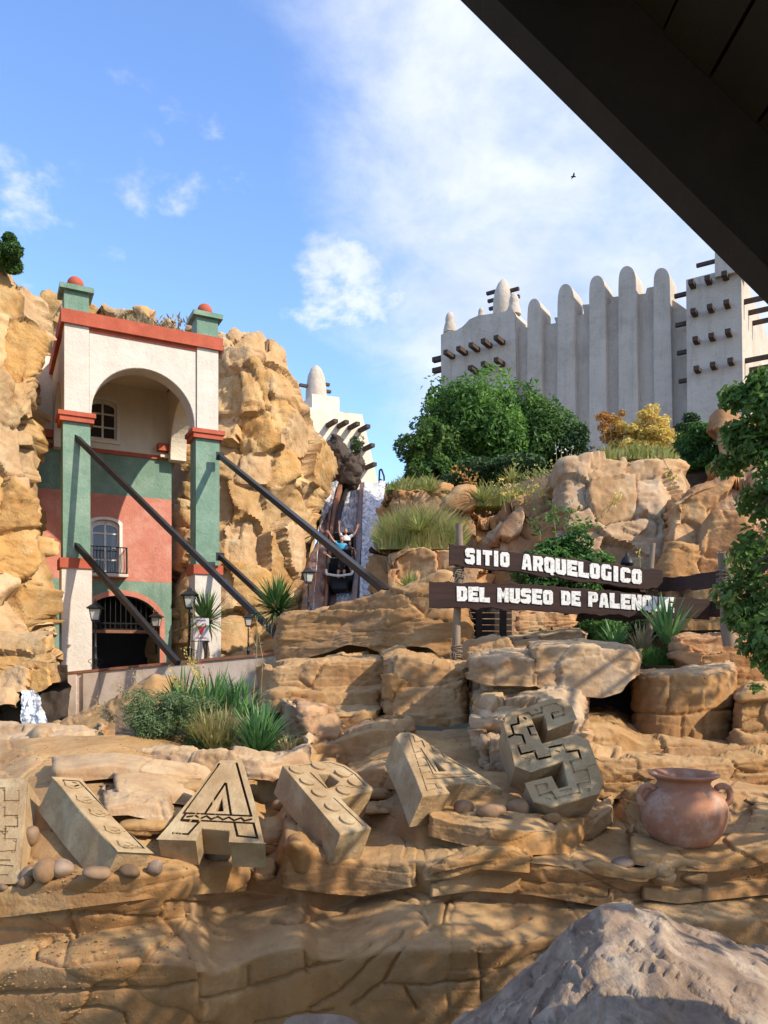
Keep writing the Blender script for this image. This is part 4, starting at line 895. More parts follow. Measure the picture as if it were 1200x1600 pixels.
# parapet along the terrace
wl = empty('parapet', P(104, 1056, 22.2), 'low pinkish white parapet wall with a thin dark coping at the terrace edge', 'wall')
A0, A1 = P(104, 1054, 22.2), P(440, 1022, 22.4); dA = (A1 - A0); nA = Vector((dA.y, -dA.x, 0)).normalized()
bm = bmesh.new(); prism(bm, [A0, A1, Vector((A1.x, A1.y, -2.6)), Vector((A0.x, A0.y, -2.6))], -nA * .4); from_bm('wall_body', bm, M['terrwall'], wl)
bm = bmesh.new(); prism(bm, [A0 + W * .002 + nA * .05, A1 + W * .002 + nA * .05, A1 + W * .08 + nA * .05, A0 + W * .08 + nA * .05], -nA * .5); from_bm('coping', bm, M['rust'], wl)
for px in (108, 143):
    q = A0.lerp(A1, (px - 104) / 336); bm = bmesh.new(); add_box(bm, q + nA * .04 - W * 1.0, dA.normalized(), nA, W, .22, .04, .98); bevel(bm, .01, 1)
    from_bm('buttress', bm, M['terrwall'], wl)
bm = bmesh.new(); e0 = A0 + nA * .0; prism(bm, [e0, e0 - nA * 3.0 - dA.normalized() * .6, e0 - nA * 3.0 - dA.normalized() * .6 - W * 2.2, e0 - W * 2.2], -dA.normalized() * .3)
from_bm('end_wall', bm, M['terrwall'], wl)

# struts
def strut(a, b, label, w=.075):
    bm = bmesh.new(); d = (b - a).normalized(); u = d.cross(W).normalized(); v = u.cross(d)
    o = empty('strut', a, label, 'strut', 'black steel struts propping the gate tower')
    add_box(bm, (a + b) / 2, d, u, v, (b - a).length / 2, w, w); bevel(bm, .012, 1); from_bm('beam', bm, M['strut'], o)
    bm = bmesh.new(); add_box(bm, a - NF * .0, U, BK, W, w * 1.8, .03, w * 1.8); from_bm('fixing_plate', bm, M['strut'], o)
strut(P(119, 683, 24.05), P(438, 998, 19.6), 'long upper strut running down from the pillar beside the lantern')
strut(P(344, 713, 25.75), P(604, 925, 16.5), 'long upper strut crossing in front of the log flume')
strut(P(119, 851, 24.05), P(278, 1036, 20.4), 'shorter lower strut passing across the dark archway')
strut(P(344, 870, 25.75), P(425, 945, 24.2), 'short lower strut ending behind the spiky palm')

# ================================================================ LANTERNS
def lantern_head(root, z, s=1.0, at=Vector((0, 0, 0))):
    def loc(x, y, zz): return at + Vector((x, y, z + zz)) * 1.0
    bm = bmesh.new(); r0, r1, h = .13 * s, .20 * s, .42 * s
    B = [bm.verts.new(loc(sx * r0, sy * r0, 0)) for sx, sy in ((-1, -1), (1, -1), (1, 1), (-1, 1))]
    T = [bm.verts.new(loc(sx * r1, sy * r1, h)) for sx, sy in ((-1, -1), (1, -1), (1, 1), (-1, 1))]
    bm.faces.new(B[::-1]); bm.faces.new(T)
    for i in range(4): bm.faces.new((B[i], B[(i + 1) % 4], T[(i + 1) % 4], T[i]))
    gl = from_bm('lantern_glass', bm, M['lampglass'], root, local=True)
    bm = bmesh.new()
    for sx, sy in ((-1, -1), (1, -1), (1, 1), (-1, 1)): add_tube(bm, loc(sx * r0, sy * r0, 0), loc(sx * r1, sy * r1, h), .018 * s, n=5)
    for rr, zz in ((r0, 0), (r1, h)):
        c = [loc(sx * rr, sy * rr, zz) for sx, sy in ((-1, -1), (1, -1), (1, 1), (-1, 1), (-1, -1))]; add_path(bm, c, .018 * s, 5)
    add_box(bm, loc(0, 0, -.02), (1, 0, 0), (0, 1, 0), (0, 0, 1), r0 * 1.05, r0 * 1.05, .02)
    from_bm('lantern_frame', bm, M['black'], root, local=True)
    bm = bmesh.new(); k = [(1.45, 0), (1.5, .03), (.55, .17), (.4, .19), (.4, .25), (.2, .27)]
    prev = None
    for a, zz in k:
        ring_ = [bm.verts.new(loc(sx * r1 * a, sy * r1 * a, h + zz * s)) for sx, sy in ((-1, -1), (1, -1), (1, 1), (-1, 1))]
        if prev: [bm.faces.new((prev[i], prev[(i + 1) % 4], ring_[(i + 1) % 4], ring_[i])) for i in range(4)]
        else: bm.faces.new(ring_[::-1])
        prev = ring_
    bm.faces.new(prev); add_tube(bm, loc(0, 0, h + .27 * s), loc(0, 0, h + .36 * s), .02 * s, .006, 6); from_bm('lantern_roof', bm, M['black'], root, local=True)
def street_lamp(loc, h, label, rz=.3, scrolls=True):
    """Post lamp, h metres to the top."""
    e = empty('street_lamp', loc, label, 'street lamp', 'black post lanterns on the terrace', rz)
    s = h / 2.6; zl = h - .78 * s
    bm = bmesh.new()
    prof = [(.13, 0), (.13, .06), (.085, .1), (.085, .34), (.11, .38), (.06, .44), (.05, .8), (.07, .83), (.045, .87), (.036, zl / s - .25), (.06, zl / s - .22), (.032, zl / s - .16), (.03, zl / s - .06), (.09, zl / s - .02)]
    add_lathe(bm, (0, 0, 0), [(r * s, z * s) for r, z in prof], 10); from_bm('post', bm, M['black'], e, True, local=True)
    if scrolls:
        bm = bmesh.new()
        for a in range(4):
            d = Vector((math.cos(a * math.pi / 2), math.sin(a * math.pi / 2), 0))
            add_path(bm, [d * (.06 + .16 * (1 - math.cos(t)) / 2 + .05 * math.sin(t * 2)) * s + W * (.05 + .42 * t / 6) * s for t in [i * .5 for i in range(13)]], .014 * s, 4)
        from_bm('scroll', bm, M['black'], e, local=True)
    lantern_head(e, zl, s); return e
street_lamp(P(149, 1046, 22.9), 2.1, 'post lantern in front of the dark archway beside the white pillar base')
street_lamp(P(296, 1032, 22.7), 2.22, 'post lantern with the poster hung on its post')
street_lamp(P(388, 1028, 23.2), 1.4, 'short post lantern between the white pillar base and the palm')
street_lamp(P(482, 968, 17.8), 1.25, 'post lantern standing at the foot of the log flume', .5)
# wall lantern on a scrolled bracket
q = on_wall(240, 965) - BK * .0
e = empty('wall_lantern', q, 'bronze wall lantern on a scrolled iron bracket over the arch shoulder', 'lantern')
c = Vector(NF * .55); lantern_head(e, -.35, .8, c)
bm = bmesh.new(); add_path(bm, [Vector((0, 0, -.5)), c * .5 + Vector((0, 0, -.62)), c + Vector((0, 0, -.45)), c + Vector((0, 0, -.36))], .02, 5)
add_path(bm, [Vector((0, 0, .1)), c * .4 + Vector((0, 0, .22)), c * .8 + Vector((0, 0, .2)), c + Vector((0, 0, .15))], .02, 5); add_tube(bm, Vector((0, 0, -.8)), Vector((0, 0, .3)), .02, n=5)
from_bm('bracket', bm, M['rust'], e, local=True)
# poster
e = empty('poster', P(314, 1000, 22.4), 'small white poster with a red bull head hanging from the lamp post', 'poster')
def pq(x, z, d=0): return P(302 + x, 965 + z, 22.45) + Vector((0, -d, 0))
bm = bmesh.new(); prism(bm, [pq(0, 0), pq(24, 1), pq(24.5, 36), pq(.5, 35)], (0, .03, 0)); from_bm('poster_board', bm, M['poster'], e)
bm = bmesh.new()
head = [(7, 12), (9, 14), (15, 14), (17.5, 12), (17, 18), (15, 23), (13.5, 27), (11, 27), (9.5, 23), (8, 18)]
prism(bm, [pq(x, z, .004) for x, z in head], (0, .003, 0))
for sg in (-1, 1):
    prism(bm, [pq(12.2 + sg * x, z, .0045) for x, z in ((4.5, 14), (6.5, 12.2), (6.8, 8), (8.3, 11.5), (7.6, 15), (5, 16.5))], (0, .003, 0))
from_bm('bull_head_print', bm, M['pred'], e)
for k, (z, w) in enumerate(((4, 15), (31, 17))):
    bm = bmesh.new(); prism(bm, [pq(12.2 - w / 2, z, .004), pq(12.2 + w / 2, z, .004), pq(12.2 + w / 2, z + 1.6, .004), pq(12.2 - w / 2, z + 1.6, .004)], (0, .003, 0)); from_bm('print_line', bm, M['pred'], e)
bm = bmesh.new(); add_tube(bm, pq(-4, -1), pq(26, -1), .012, n=5); add_tube(bm, pq(-4, 37), pq(26, 37), .012, n=5); from_bm('hanging_rod', bm, M['black'], e)

# ================================================================ THE MUD CASTLE
CA = math.radians(33); CU = Vector((math.cos(CA), -math.sin(CA), 0)); CN = Vector((-math.sin(CA), -math.cos(CA), 0))
C0 = P(1072, 1020, 60); C0.z = 0
def cq(px, py, out=0.0): return ray_plane(px, py, C0 + CN * out, CN)
castle = empty('castle', cq(900, 700), 'big pale mud-plaster castle with rounded buttress merlons and rows of jutting beams', 'castle')
def cprism(name, pts, out, thick, bv=.25, parent=castle, mat='castle', seg=3):
    bm = bmesh.new(); prism(bm, [cq(x, y, out) for x, y in pts], -CN * thick)
    if bv: bevel(bm, bv, seg, .35)
    return from_bm(name, bm, M[mat], parent, bv > .1)
cprism('curtain_wall', [(806, 760), (806, 512), (826, 514), (868, 504), (868, 498), (912, 490), (912, 478), (958, 472), (958, 466), (1008, 458), (1012, 452), (1022, 450), (1026, 456), (1060, 474), (1074, 484), (1082, 760)], 0, 2.4, .12)
def merlon(cx, top, hw, shoulder, lean=0):
    pts = [(cx - hw * 1.15 + lean, 760), (cx - hw, shoulder)]
    for i in range(1, 12):
        t = math.pi * i / 12; pts.append((cx - hw * math.cos(t) * (1 if i != 6 else 1), shoulder - (shoulder - top) * math.sin(t) ** .62))
    pts += [(cx + hw, shoulder), (cx + hw * 1.2 + lean, 760)]
    return cprism('buttress', pts, .62, 2.4, .5, seg=5)
for a in ((835, 466, 11, 496, 0), (884, 443, 13, 478, 1), (933, 430, 12.5, 460, 2), (980, 415, 14, 448, 3), (1034, 418, 13, 446, 3)): merlon(*a)
# wing with the stepped parapet
cprism('wing', [(690, 760), (690, 524), (700, 519), (712, 516), (722, 510), (734, 500), (748, 494), (772, 489), (790, 488), (797, 480), (806, 492), (808, 760)], .6, 6.5, .15)
def finial_c(px, py_base, py_top, r, name='finial', out=-.6, parent=castle, bottle=False):
    a = cq(px, py_base, out); b = cq(px, py_top, out); h = b.z - a.z; bm = bmesh.new()
    pr = [(1, 0), (.98, .15), (.8, .38), (.66, .52), (.72, .62), (.6, .8), (.36, .93), (.05, 1)] if bottle else [(.95, 0), (1, .2), (.97, .45), (.8, .7), (.5, .88), (.2, .97), (.02, 1)]
    add_lathe(bm, a, [(r * q, h * z) for q, z in pr], 24); return from_bm(name, bm, M['castle'], parent, True)
finial_c(703, 520, 487, .62, bottle=True); big = finial_c(786, 498, 436, .95, out=-3); finial_c(803, 492, 458, .62, bottle=True, out=-.4); finial_c(752, 500, 480, .4, bottle=True)
def cbeam(px, py, out=.6, L=1.5, w=.22, parent=castle, dirn=None, h=None):
    d = dirn or CN; q = cq(px, py, out); bm = bmesh.new(); u = d.cross(W).normalized()
    add_box(bm, q + d * (L / 2 - .2), d, u, W, L / 2 + .2, w, h or w * .85); bevel(bm, .04, 1); return from_bm('beam', bm, M['beam'], parent)
for px, py in ((704, 559), (724, 553.5), (743, 548), (762, 542), (782, 537)): cbeam(px + 4, py - 1, L=1.5, w=.22)
for px, py in ((762, 577), (782, 571), (742, 583)): cbeam(px + 4, py - 1, L=1.5, w=.22)
for px, py in ((690, 560), (690, 577)):
    cbeam(px, py, out=-.5, L=.9, w=.25, dirn=-CU)
for px, py, s in ((774, 468, -1), (772, 456, -1), (776, 480, -1), (799, 454, 1), (800, 466, 1)):
    q = cq(px, py, -3); bm = bmesh.new(); add_box(bm, q, CU, CN, W, .75, .16, .13); from_bm('beam', bm, M['beam'], castle)
# keep with its sunlit side
KQ = 1.8
kp = [(1082, 800), (1072, 470), (1073, 436), (1099, 428), (1112, 425), (1113, 410), (1125, 408), (1160, 400), (1158, 455), (1168, 800)]
k0, k1 = cq(1072, 430, KQ), cq(1158, 430, KQ); zt = cq(1112, 427, KQ).z
bm = bmesh.new(); zb = -2.0; back = 16.0; bat = .55
cs = [(k0, 0), (k1, 0)]
top = [k0.copy(), k1.copy(), k1 - CN * back, k0 - CN * back]; bot = [k0 + (-CU * 0 + CN) * bat - CU * -.35, k1 + CN * bat + CU * .45, k1 - CN * back + CU * .45, k0 - CN * back]
for v in top: v.z = zt
for v in bot: v.z = zb
T = [bm.verts.new(v) for v in top]; B = [bm.verts.new(v) for v in bot]
bm.faces.new(T); bm.faces.new(B[::-1])
for i in range(4): bm.faces.new((B[i], B[(i + 1) % 4], T[(i + 1) % 4], T[i]))
bevel(bm, .15, 3); from_bm('keep', bm, M['castle'], castle)
bm = bmesh.new(); q = cq(1136, 420, KQ - .5); add_box(bm, q + W * .1 + CU * .5, CU, CN, W, 1.2, .9, .9); bevel(bm, .1, 2); from_bm('keep_parapet', bm, M['castle'], castle)
for row in (((948, 145), (1002, 132), (1058, 117)), ((955, 240), (1010, 226), (1065, 212)), ((962, 333), (1015, 322), (1070, 308)), ((966, 430), (1020, 418), (1078, 404))):
    for x, y in row: cbeam(640 + x / 2.143 + 1, 380 + y / 2.143, out=KQ + .1, L=.95, w=.19)
for x, y in ((915, 170), (918, 268), (924, 362), (930, 457)):
    cbeam(640 + x / 2.143 + 4, 380 + y / 2.143, out=KQ - .8, L=.8, w=.16, dirn=-CU)
q = cq(1106, 411, KQ); bm = bmesh.new(); add_box(bm, q, CU, CN, W, .8, .14, .12); from_bm('beam', bm, M['beam'], castle)
for i, z in enumerate((zt - 2.2, zt - 6.6, zt - 11.0, zt - 15.2)):   # beams on the sunlit side
    for j in range(3):
        q = k1 - CN * (1.2 + j * 2.2); q = Vector((q.x, q.y, z)); bm = bmesh.new(); add_box(bm, q + CU * .6, CU, CN, W, 1.1, .16, .15); bevel(bm, .03, 1); from_bm('beam', bm, M['beam'], castle)
# smaller tower of the same style behind the cliff
T0 = P(540, 1020, 52); T0.z = 0; TN = Vector((.50, -.866, 0)); TU = Vector((.866, .5, 0))
def tq(px, py, out=0.0): return ray_plane(px, py, T0 + TN * out, TN)
tow = empty('beamed_tower', tq(540, 760), 'cream tapering tower with slanting rows of beams and a domed turret above the cliff', 'tower')
bm = bmesh.new(); prism(bm, [tq(455, 636), tq(487, 636), tq(564, 650), tq(590, 762), tq(455, 762)], -TN * 7); bevel(bm, .12, 2); from_bm('tower_wall', bm, M['cream'], tow)
bm = bmesh.new(); prism(bm, [tq(489, 640, -.8), tq(489, 617, -.8), tq(529, 622, -.8), tq(529, 647, -.8)], -TN * 2.6); bevel(bm, .06, 2); from_bm('turret_base', bm, M['cream'], tow)
a = tq(494, 640, -2.2); b = tq(494, 571, -2.2); bm = bmesh.new(); h = b.z - a.z
add_lathe(bm, a, [(.72, 0), (.74, .3 * h), (.70, .5 * h), (.58, .75 * h), (.36, .92 * h), (.12, .99 * h), (.01, h)], 24); from_bm('dome', bm, M['castle'], tow, True)
for px, py in ((512, 665), (529, 666.5), (546, 669), (562, 673), (550, 699), (569, 702), (572, 731)):
    bm = bmesh.new(); q = tq(px, py); add_box(bm, q + TN * .5, TN, TU, W, .75, .15, .12); bevel(bm, .03, 1); from_bm('beam', bm, M['beam'], tow)
for px, py in ((477, 603), (506, 600), (508, 611)):
    bm = bmesh.new(); q = tq(px, py, -2.2); add_box(bm, q, TU, TN, W, .42, .12, .09); from_bm('beam', bm, M['beam'], tow)
bm = bmesh.new(); q = tq(577, 679); add_box(bm, q - TN * 1.5, TU, TN, W, .5, .2, .16); from_bm('beam', bm, M['beam'], tow)

# ================================================================ THE LOG FLUME
fl = empty('log_flume', P(540, 950, 28), 'steep rusty log flume chute with water running down beside it', 'flume')
YT, YB = 41.0, 29.5
def fy(py): t = (py - 772) / (960 - 772); return YT + (YB - YT) * t ** 1.0
def strip(name, lft, rgt, mat, raise_=0.0, thick=.3, ncol=6, seed=0, amp=0.0, top_round=True):
    """Chute member between two pixel lines, following the slope."""
    rows = []; pys = np.linspace(768, 975, 60)
    a = np.array(lft, float); b = np.array(rgt, float)
    for py in pys:
        x0 = np.interp(py, a[:, 1], a[:, 0]); x1 = np.interp(py, b[:, 1], b[:, 0]); Y = fy(py); row = []
        off = Vector((0, -.75, .66)) * raise_
        row.append(P(x0, py, Y) + off - Vector((0, -.75, .66)) * thick)
        for k in range(ncol): row.append(P(x0 + (x1 - x0) * k / (ncol - 1), py, Y) + off)
        row.append(P(x1, py, Y) + off - Vector((0, -.75, .66)) * thick); rows.append(row)
    top = [p + Vector((0, 1.5, -.15)) for p in rows[0]]; top2 = [p + Vector((0, .5, .05)) for p in rows[0]]
    if top_round: rows = [top, top2] + rows
    G = np.array([[p[:] for p in r] for r in rows]); V = G.reshape(-1, 3)
    if amp: V = V + np.array((0, -.75, .66)) * (amp * fbm(V * np.array((3, 1.2, 1.2)), 4, .6, seed))[:, None]
    return mesh_np(name, V, grid_faces(*G.shape[:2]), M[mat], fl, rk=None)
strip('chute_floor', [(530, 768), (520, 800), (514, 850), (507, 960), (505, 975)], [(566, 768), (563, 800), (560, 850), (553, 960), (552, 975)], 'flume', 0, .2)
strip('side_wall', [(500, 768), (502, 800), (498, 850), (478, 900), (470, 975)], [(530, 768), (520, 800), (514, 850), (508, 960), (506, 975)], 'flume', .35, 1.2, 10, 2, .3)
strip('rail', [(530, 768), (521, 800), (515, 850), (508, 960), (506, 975)], [(536, 768), (526, 800), (519, 850), (512, 960), (510, 975)], 'rust', .5, .7)
strip('inner_rail', [(540, 768), (531, 800), (522, 850), (511, 960), (509, 975)], [(544, 768), (534, 800), (525, 850), (513, 960), (511, 975)], 'black', .3, .5)
strip('rail', [(563, 768), (560, 800), (557, 850), (549, 960), (548, 975)], [(570, 768), (566, 800), (566, 850), (558, 960), (556, 975)], 'flume', .6, .8)
strip('outer_wall', [(568, 768), (566, 800), (565, 850), (557, 960), (556, 975)], [(603, 768), (600, 800), (596, 850), (584, 900), (582, 975)], 'flume', .3, 1.4, 10, 4, .25)
strip('waterfall', [(569, 768), (567, 800), (566, 850), (562, 960), (560, 975)], [(603, 768), (598, 800), (594, 850), (582, 900), (577, 975)], 'water', .62, .1, 14, 6, .35)
strip('water_film', [(544, 768), (535, 800), (527, 835), (526, 860)], [(562, 768), (559, 800), (556, 835), (555, 860)], 'film', .06, .02, 8, 9, .05)
strip('water_film', [(502, 768), (504, 800), (502, 830), (500, 840), (490, 975)], [(530, 768), (519, 800), (506, 830), (501, 840), (491, 975)], 'film', .62, .02, 8, 11, .3)
bm = bmesh.new(); prism(bm, [P(566, 772, 41.2), P(573, 762, 41.2), P(604, 760, 41.2), P(604, 770, 41.2), P(574, 770, 41.2)], (0, 1.2, 0)); from_bm('waterfall_lip', bm, M['winframe'], fl)
bm = bmesh.new()
add_path(bm, [P(592, 765, 41.5), P(593, 735, 41.5), P(596, 733, 41.5), P(600, 744, 41.5), P(601, 765, 41.5)], .05, 6); add_path(bm, [P(592, 748, 41.5), P(600, 752, 41.5)], .04, 5)
add_path(bm, [P(603, 768, 41.5), P(604, 756, 41.5)], .05, 6); from_bm('crest_railing', bm, M['black'], fl)
# the boat
BY = fy(905); bo = empty('log_boat', P(533, 905, BY), 'dark log boat full of riders shooting down the flume', 'boat')
sl = Vector((0, -(YT - YB), -((1020 - 768) / F * YT - (1020 - 960) / F * YB))).normalized(); up_ = Vector((1, 0, 0)).cross(sl).normalized(); up_ = up_ if up_.z > 0 else -up_
def bq(x, l, h): return P(534, 892, BY) + Vector((1, 0, 0)) * x + sl * l + up_ * h
bm = bmesh.new(); rings = []
for l, w, h in ((-2.6, .45, .5), (-2.3, .55, .6), (0, .58, .58), (1.3, .56, .6), (1.75, .5, .66), (1.95, .36, .7)):
    r = [bq(-w, l, h), bq(-w * 1.0, l, .12), bq(-w * .7, l, 0), bq(w * .7, l, 0), bq(w, l, .12), bq(w, l, h), bq(w * .84, l, h), bq(w * .80, l, .15), bq(-w * .80, l, .15), bq(-w * .84, l, h)]
    rings.append([bm.verts.new(v) for v in r])
for A_, B_ in zip(rings[:-1], rings[1:]):
    for i in range(10): bm.faces.new((A_[i], A_[(i + 1) % 10], B_[(i + 1) % 10], B_[i]))
bm.faces.new(rings[0][::-1]); bm.faces.new(rings[-1]); from_bm('hull', bm, M['blk'], bo, True)
for l in (-1.75, -.85, .05, .9):
    bm = bmesh.new(); add_box(bm, bq(0, l - .28, .55), Vector((1, 0, 0)), sl, up_, .42, .05, .35); bevel(bm, .03, 2); from_bm('seat_back', bm, M['blk'], bo)
bm = bmesh.new(); add_path(bm, [bq(-.56, 1.2, .62), bq(-.5, 1.8, .72), bq(0, 2.05, .76), bq(.5, 1.8, .72), bq(.56, 1.2, .62)], .05, 6); from_bm('bow_rim', bm, M['winframe'], bo)
def person(l, x, shirt, hair, arms, label, lean=0.0, sz=1.0):
    o = bq(x, l, .30); e = empty('person', o, label, 'person')
    Wv = (W * .8 + up_ * .35).normalized(); Rv = Vector((1, 0, 0)); Fv = Vector((0, -1, -.25)).normalized()
    def q(a, b, c): return (o + (Rv * a + Wv * b + Fv * c) * sz - e.location)
    nodes = [(q(0, .05, 0), .15), (q(0, .3, .03), .15), (q(0, .5, .02), .155), (q(0, .6, .0), .07), (q(0, .68, .02), .062)]
    edges = [(0, 1), (1, 2), (2, 3), (3, 4)]
    for s, (el, hd) in zip((-1, 1), arms):
        i = len(nodes); nodes += [(q(s * .19, .53, 0), .065), (q(*el), .045), (q(*hd), .034)]; edges += [(2, i), (i, i + 1), (i + 1, i + 2)]
    for s in (-1, 1):
        i = len(nodes); nodes += [(q(s * .11, .02, .05), .09), (q(s * .13, .12, .45), .07), (q(s * .13, -.2, .6), .05)]; edges += [(0, i), (i, i + 1), (i + 1, i + 2)]
    me = bpy.data.meshes.new('body'); me.from_pydata([n[0] for n in nodes], edges, []); me.update()
    ob = link('body', me, M['skin'], e, local=True); md = ob.modifiers.new('s', 'SKIN'); ob.modifiers.new('d', 'SUBSURF').levels = 1; ob.modifiers['d'].render_levels = 1
    for v, n in zip(me.skin_vertices[0].data, nodes): v.radius = (n[1], n[1])
    me.skin_vertices[0].data[0].use_root = True; md.use_smooth_shade = True
    dg = bpy.context.evaluated_depsgraph_get(); m2 = bpy.data.meshes.new_from_object(ob.evaluated_get(dg)); ob.modifiers.clear(); ob.data = m2; m2.name = 'body'
    # head with brow, nose and chin
    D, Fc = ico(3); hv = D * np.array((.078, .098, .118)); front = np.clip(-D[:, 1], 0, 1)
    hv[:, 1] -= .02 * np.exp(-((D[:, 0] / .16) ** 2 + ((D[:, 2] + .05) / .22) ** 2)) * front
    hv[:, 0] *= 1 - .18 * np.clip(-D[:, 2], 0, 1)
    ex = np.exp(-(((np.abs(D[:, 0]) - .38) / .16) ** 2 + ((D[:, 2] - .12) / .14) ** 2)) * front; hv[:, 1] += .012 * ex
    c = q(0, .80, .03); mesh_np('head', hv * sz + np.array(c), Fc, M['skin'], e, local=True)
    keep = (D[:, 2] > .38) | ((D[:, 1] > .05) & (D[:, 2] > -.45)) | ((np.abs(D[:, 0]) > .85) & (D[:, 2] > .1)); fk = keep[Fc].all(1)
    mesh_np('hair', (D * np.array((.086, .106, .128)) + np.array((0, .006, .008))) * sz + np.array(c), Fc[fk], M[hair], e, local=True)
    # shirt: trunk and short sleeves
    bm = bmesh.new(); rr = []
    for b, w, d in ((-.02, .19, .15), (.2, .18, .14), (.4, .21, .15), (.52, .215, .13), (.58, .14, .1), (.615, .08, .08)):
        rr.append([bm.verts.new(q(w * math.cos(t), b, .02 + d * math.sin(t))) for t in [2 * math.pi * i / 14 for i in range(14)]])
    for A_, B_ in zip(rr[:-1], rr[1:]):
        for i in range(14): bm.faces.new((A_[i], A_[(i + 1) % 14], B_[(i + 1) % 14], B_[i]))
    for s, (el, hd) in zip((-1, 1), arms):
        a = q(s * .15, .52, 0); b = a.lerp(q(*el), .62); add_tube(bm, a, b, .085 * sz, .068 * sz, 10)
    from_bm('shirt', bm, M[shirt], e, True, local=True)
    for s, (el, hd) in zip((-1, 1), arms):                 # palm and five fingers
        bm = bmesh.new(); a, b = q(*el), q(*hd); d = (b - a).normalized(); sd_ = d.cross(Fv).normalized(); 
        add_box(bm, b + d * .05 * sz, d, sd_, d.cross(sd_), .05 * sz, .042 * sz, .014 * sz); bevel(bm, .008, 1)
        for k, L in zip((-1.5, -.5, .5, 1.5), (.06, .075, .07, .055)):
            f0 = b + d * .095 * sz + sd_ * k * .021 * sz; f1 = f0 + (d + sd_ * k * .12).normalized() * L * .55 * sz; f2 = f1 + (d + sd_ * k * .1 + Fv * .35).normalized() * L * .5 * sz
            add_tube(bm, f0, f1, .0095 * sz, n=6); add_tube(bm, f1, f2, .009 * sz, .007 * sz, 6)
        t0 = b + d * .03 * sz - sd_ * s * .04 * sz; add_tube(bm, t0, t0 + (d * .6 - sd_ * s).normalized() * .055 * sz, .012 * sz, .009 * sz, 6)
        from_bm('hand', bm, M['skin'], e, True, local=True)
    return e
person(.75, .05, 'blk', 'hair', (((-.42, .58, .05), (-.68, .80, .02)), ((.32, .35, .25), (.42, .15, .4))), 'rider in black at the bow flinging one arm out', sz=.95)
person(-.75, -.02, 'blue', 'hair', (((-.38, .74, .05), (-.55, 1.02, 0)), ((.30, .30, .15), (.33, .12, .42))), 'rider in a bright blue shirt holding one arm high')
person(-1.55, .12, 'wshirt', 'hair2', (((-.30, .82, .05), (-.28, 1.12, .05)), ((.40, .70, .05), (.52, .98, .02))), 'rider in a white shirt with both arms raised behind the blue shirt')
person(-.6, .34, 'blk', 'hair2', (((-.22, .32, .15), (-.1, .2, .38)), ((.33, .32, .2), (.30, .22, .42))), 'small rider in dark clothes beside the blue shirt', sz=.78)

# little waterfall spilling from the lower slabs
rows = []
for k in range(70):
    t = k / 69; y = 1078 + 84 * t; w = 11 + 13 * t ** .7; cx = 44 + 15 * t ** .8; Y = 15.6 - .45 * math.sqrt(t) - .1 * t
    rows.append([P(cx - w + 2 * w * j / 31, y, Y) for j in range(32)])
G = np.array([[p[:] for p in r] for r in rows]); V = G.reshape(-1, 3)
V[:, 1] -= .16 * np.abs(fbm(V * np.array((7, 3, 1.6)), 4, .65, 4)) + .05 * fbm(V * 14, 3, .6, 5); V[:, 0] += .05 * fbm(V * np.array((6, 3, 4)), 3, .6, 9)
tag(mesh_np('waterfall', V, grid_faces(*G.shape[:2]), M['water']), 'small white waterfall spilling between the tan slabs into the pit', 'waterfall')

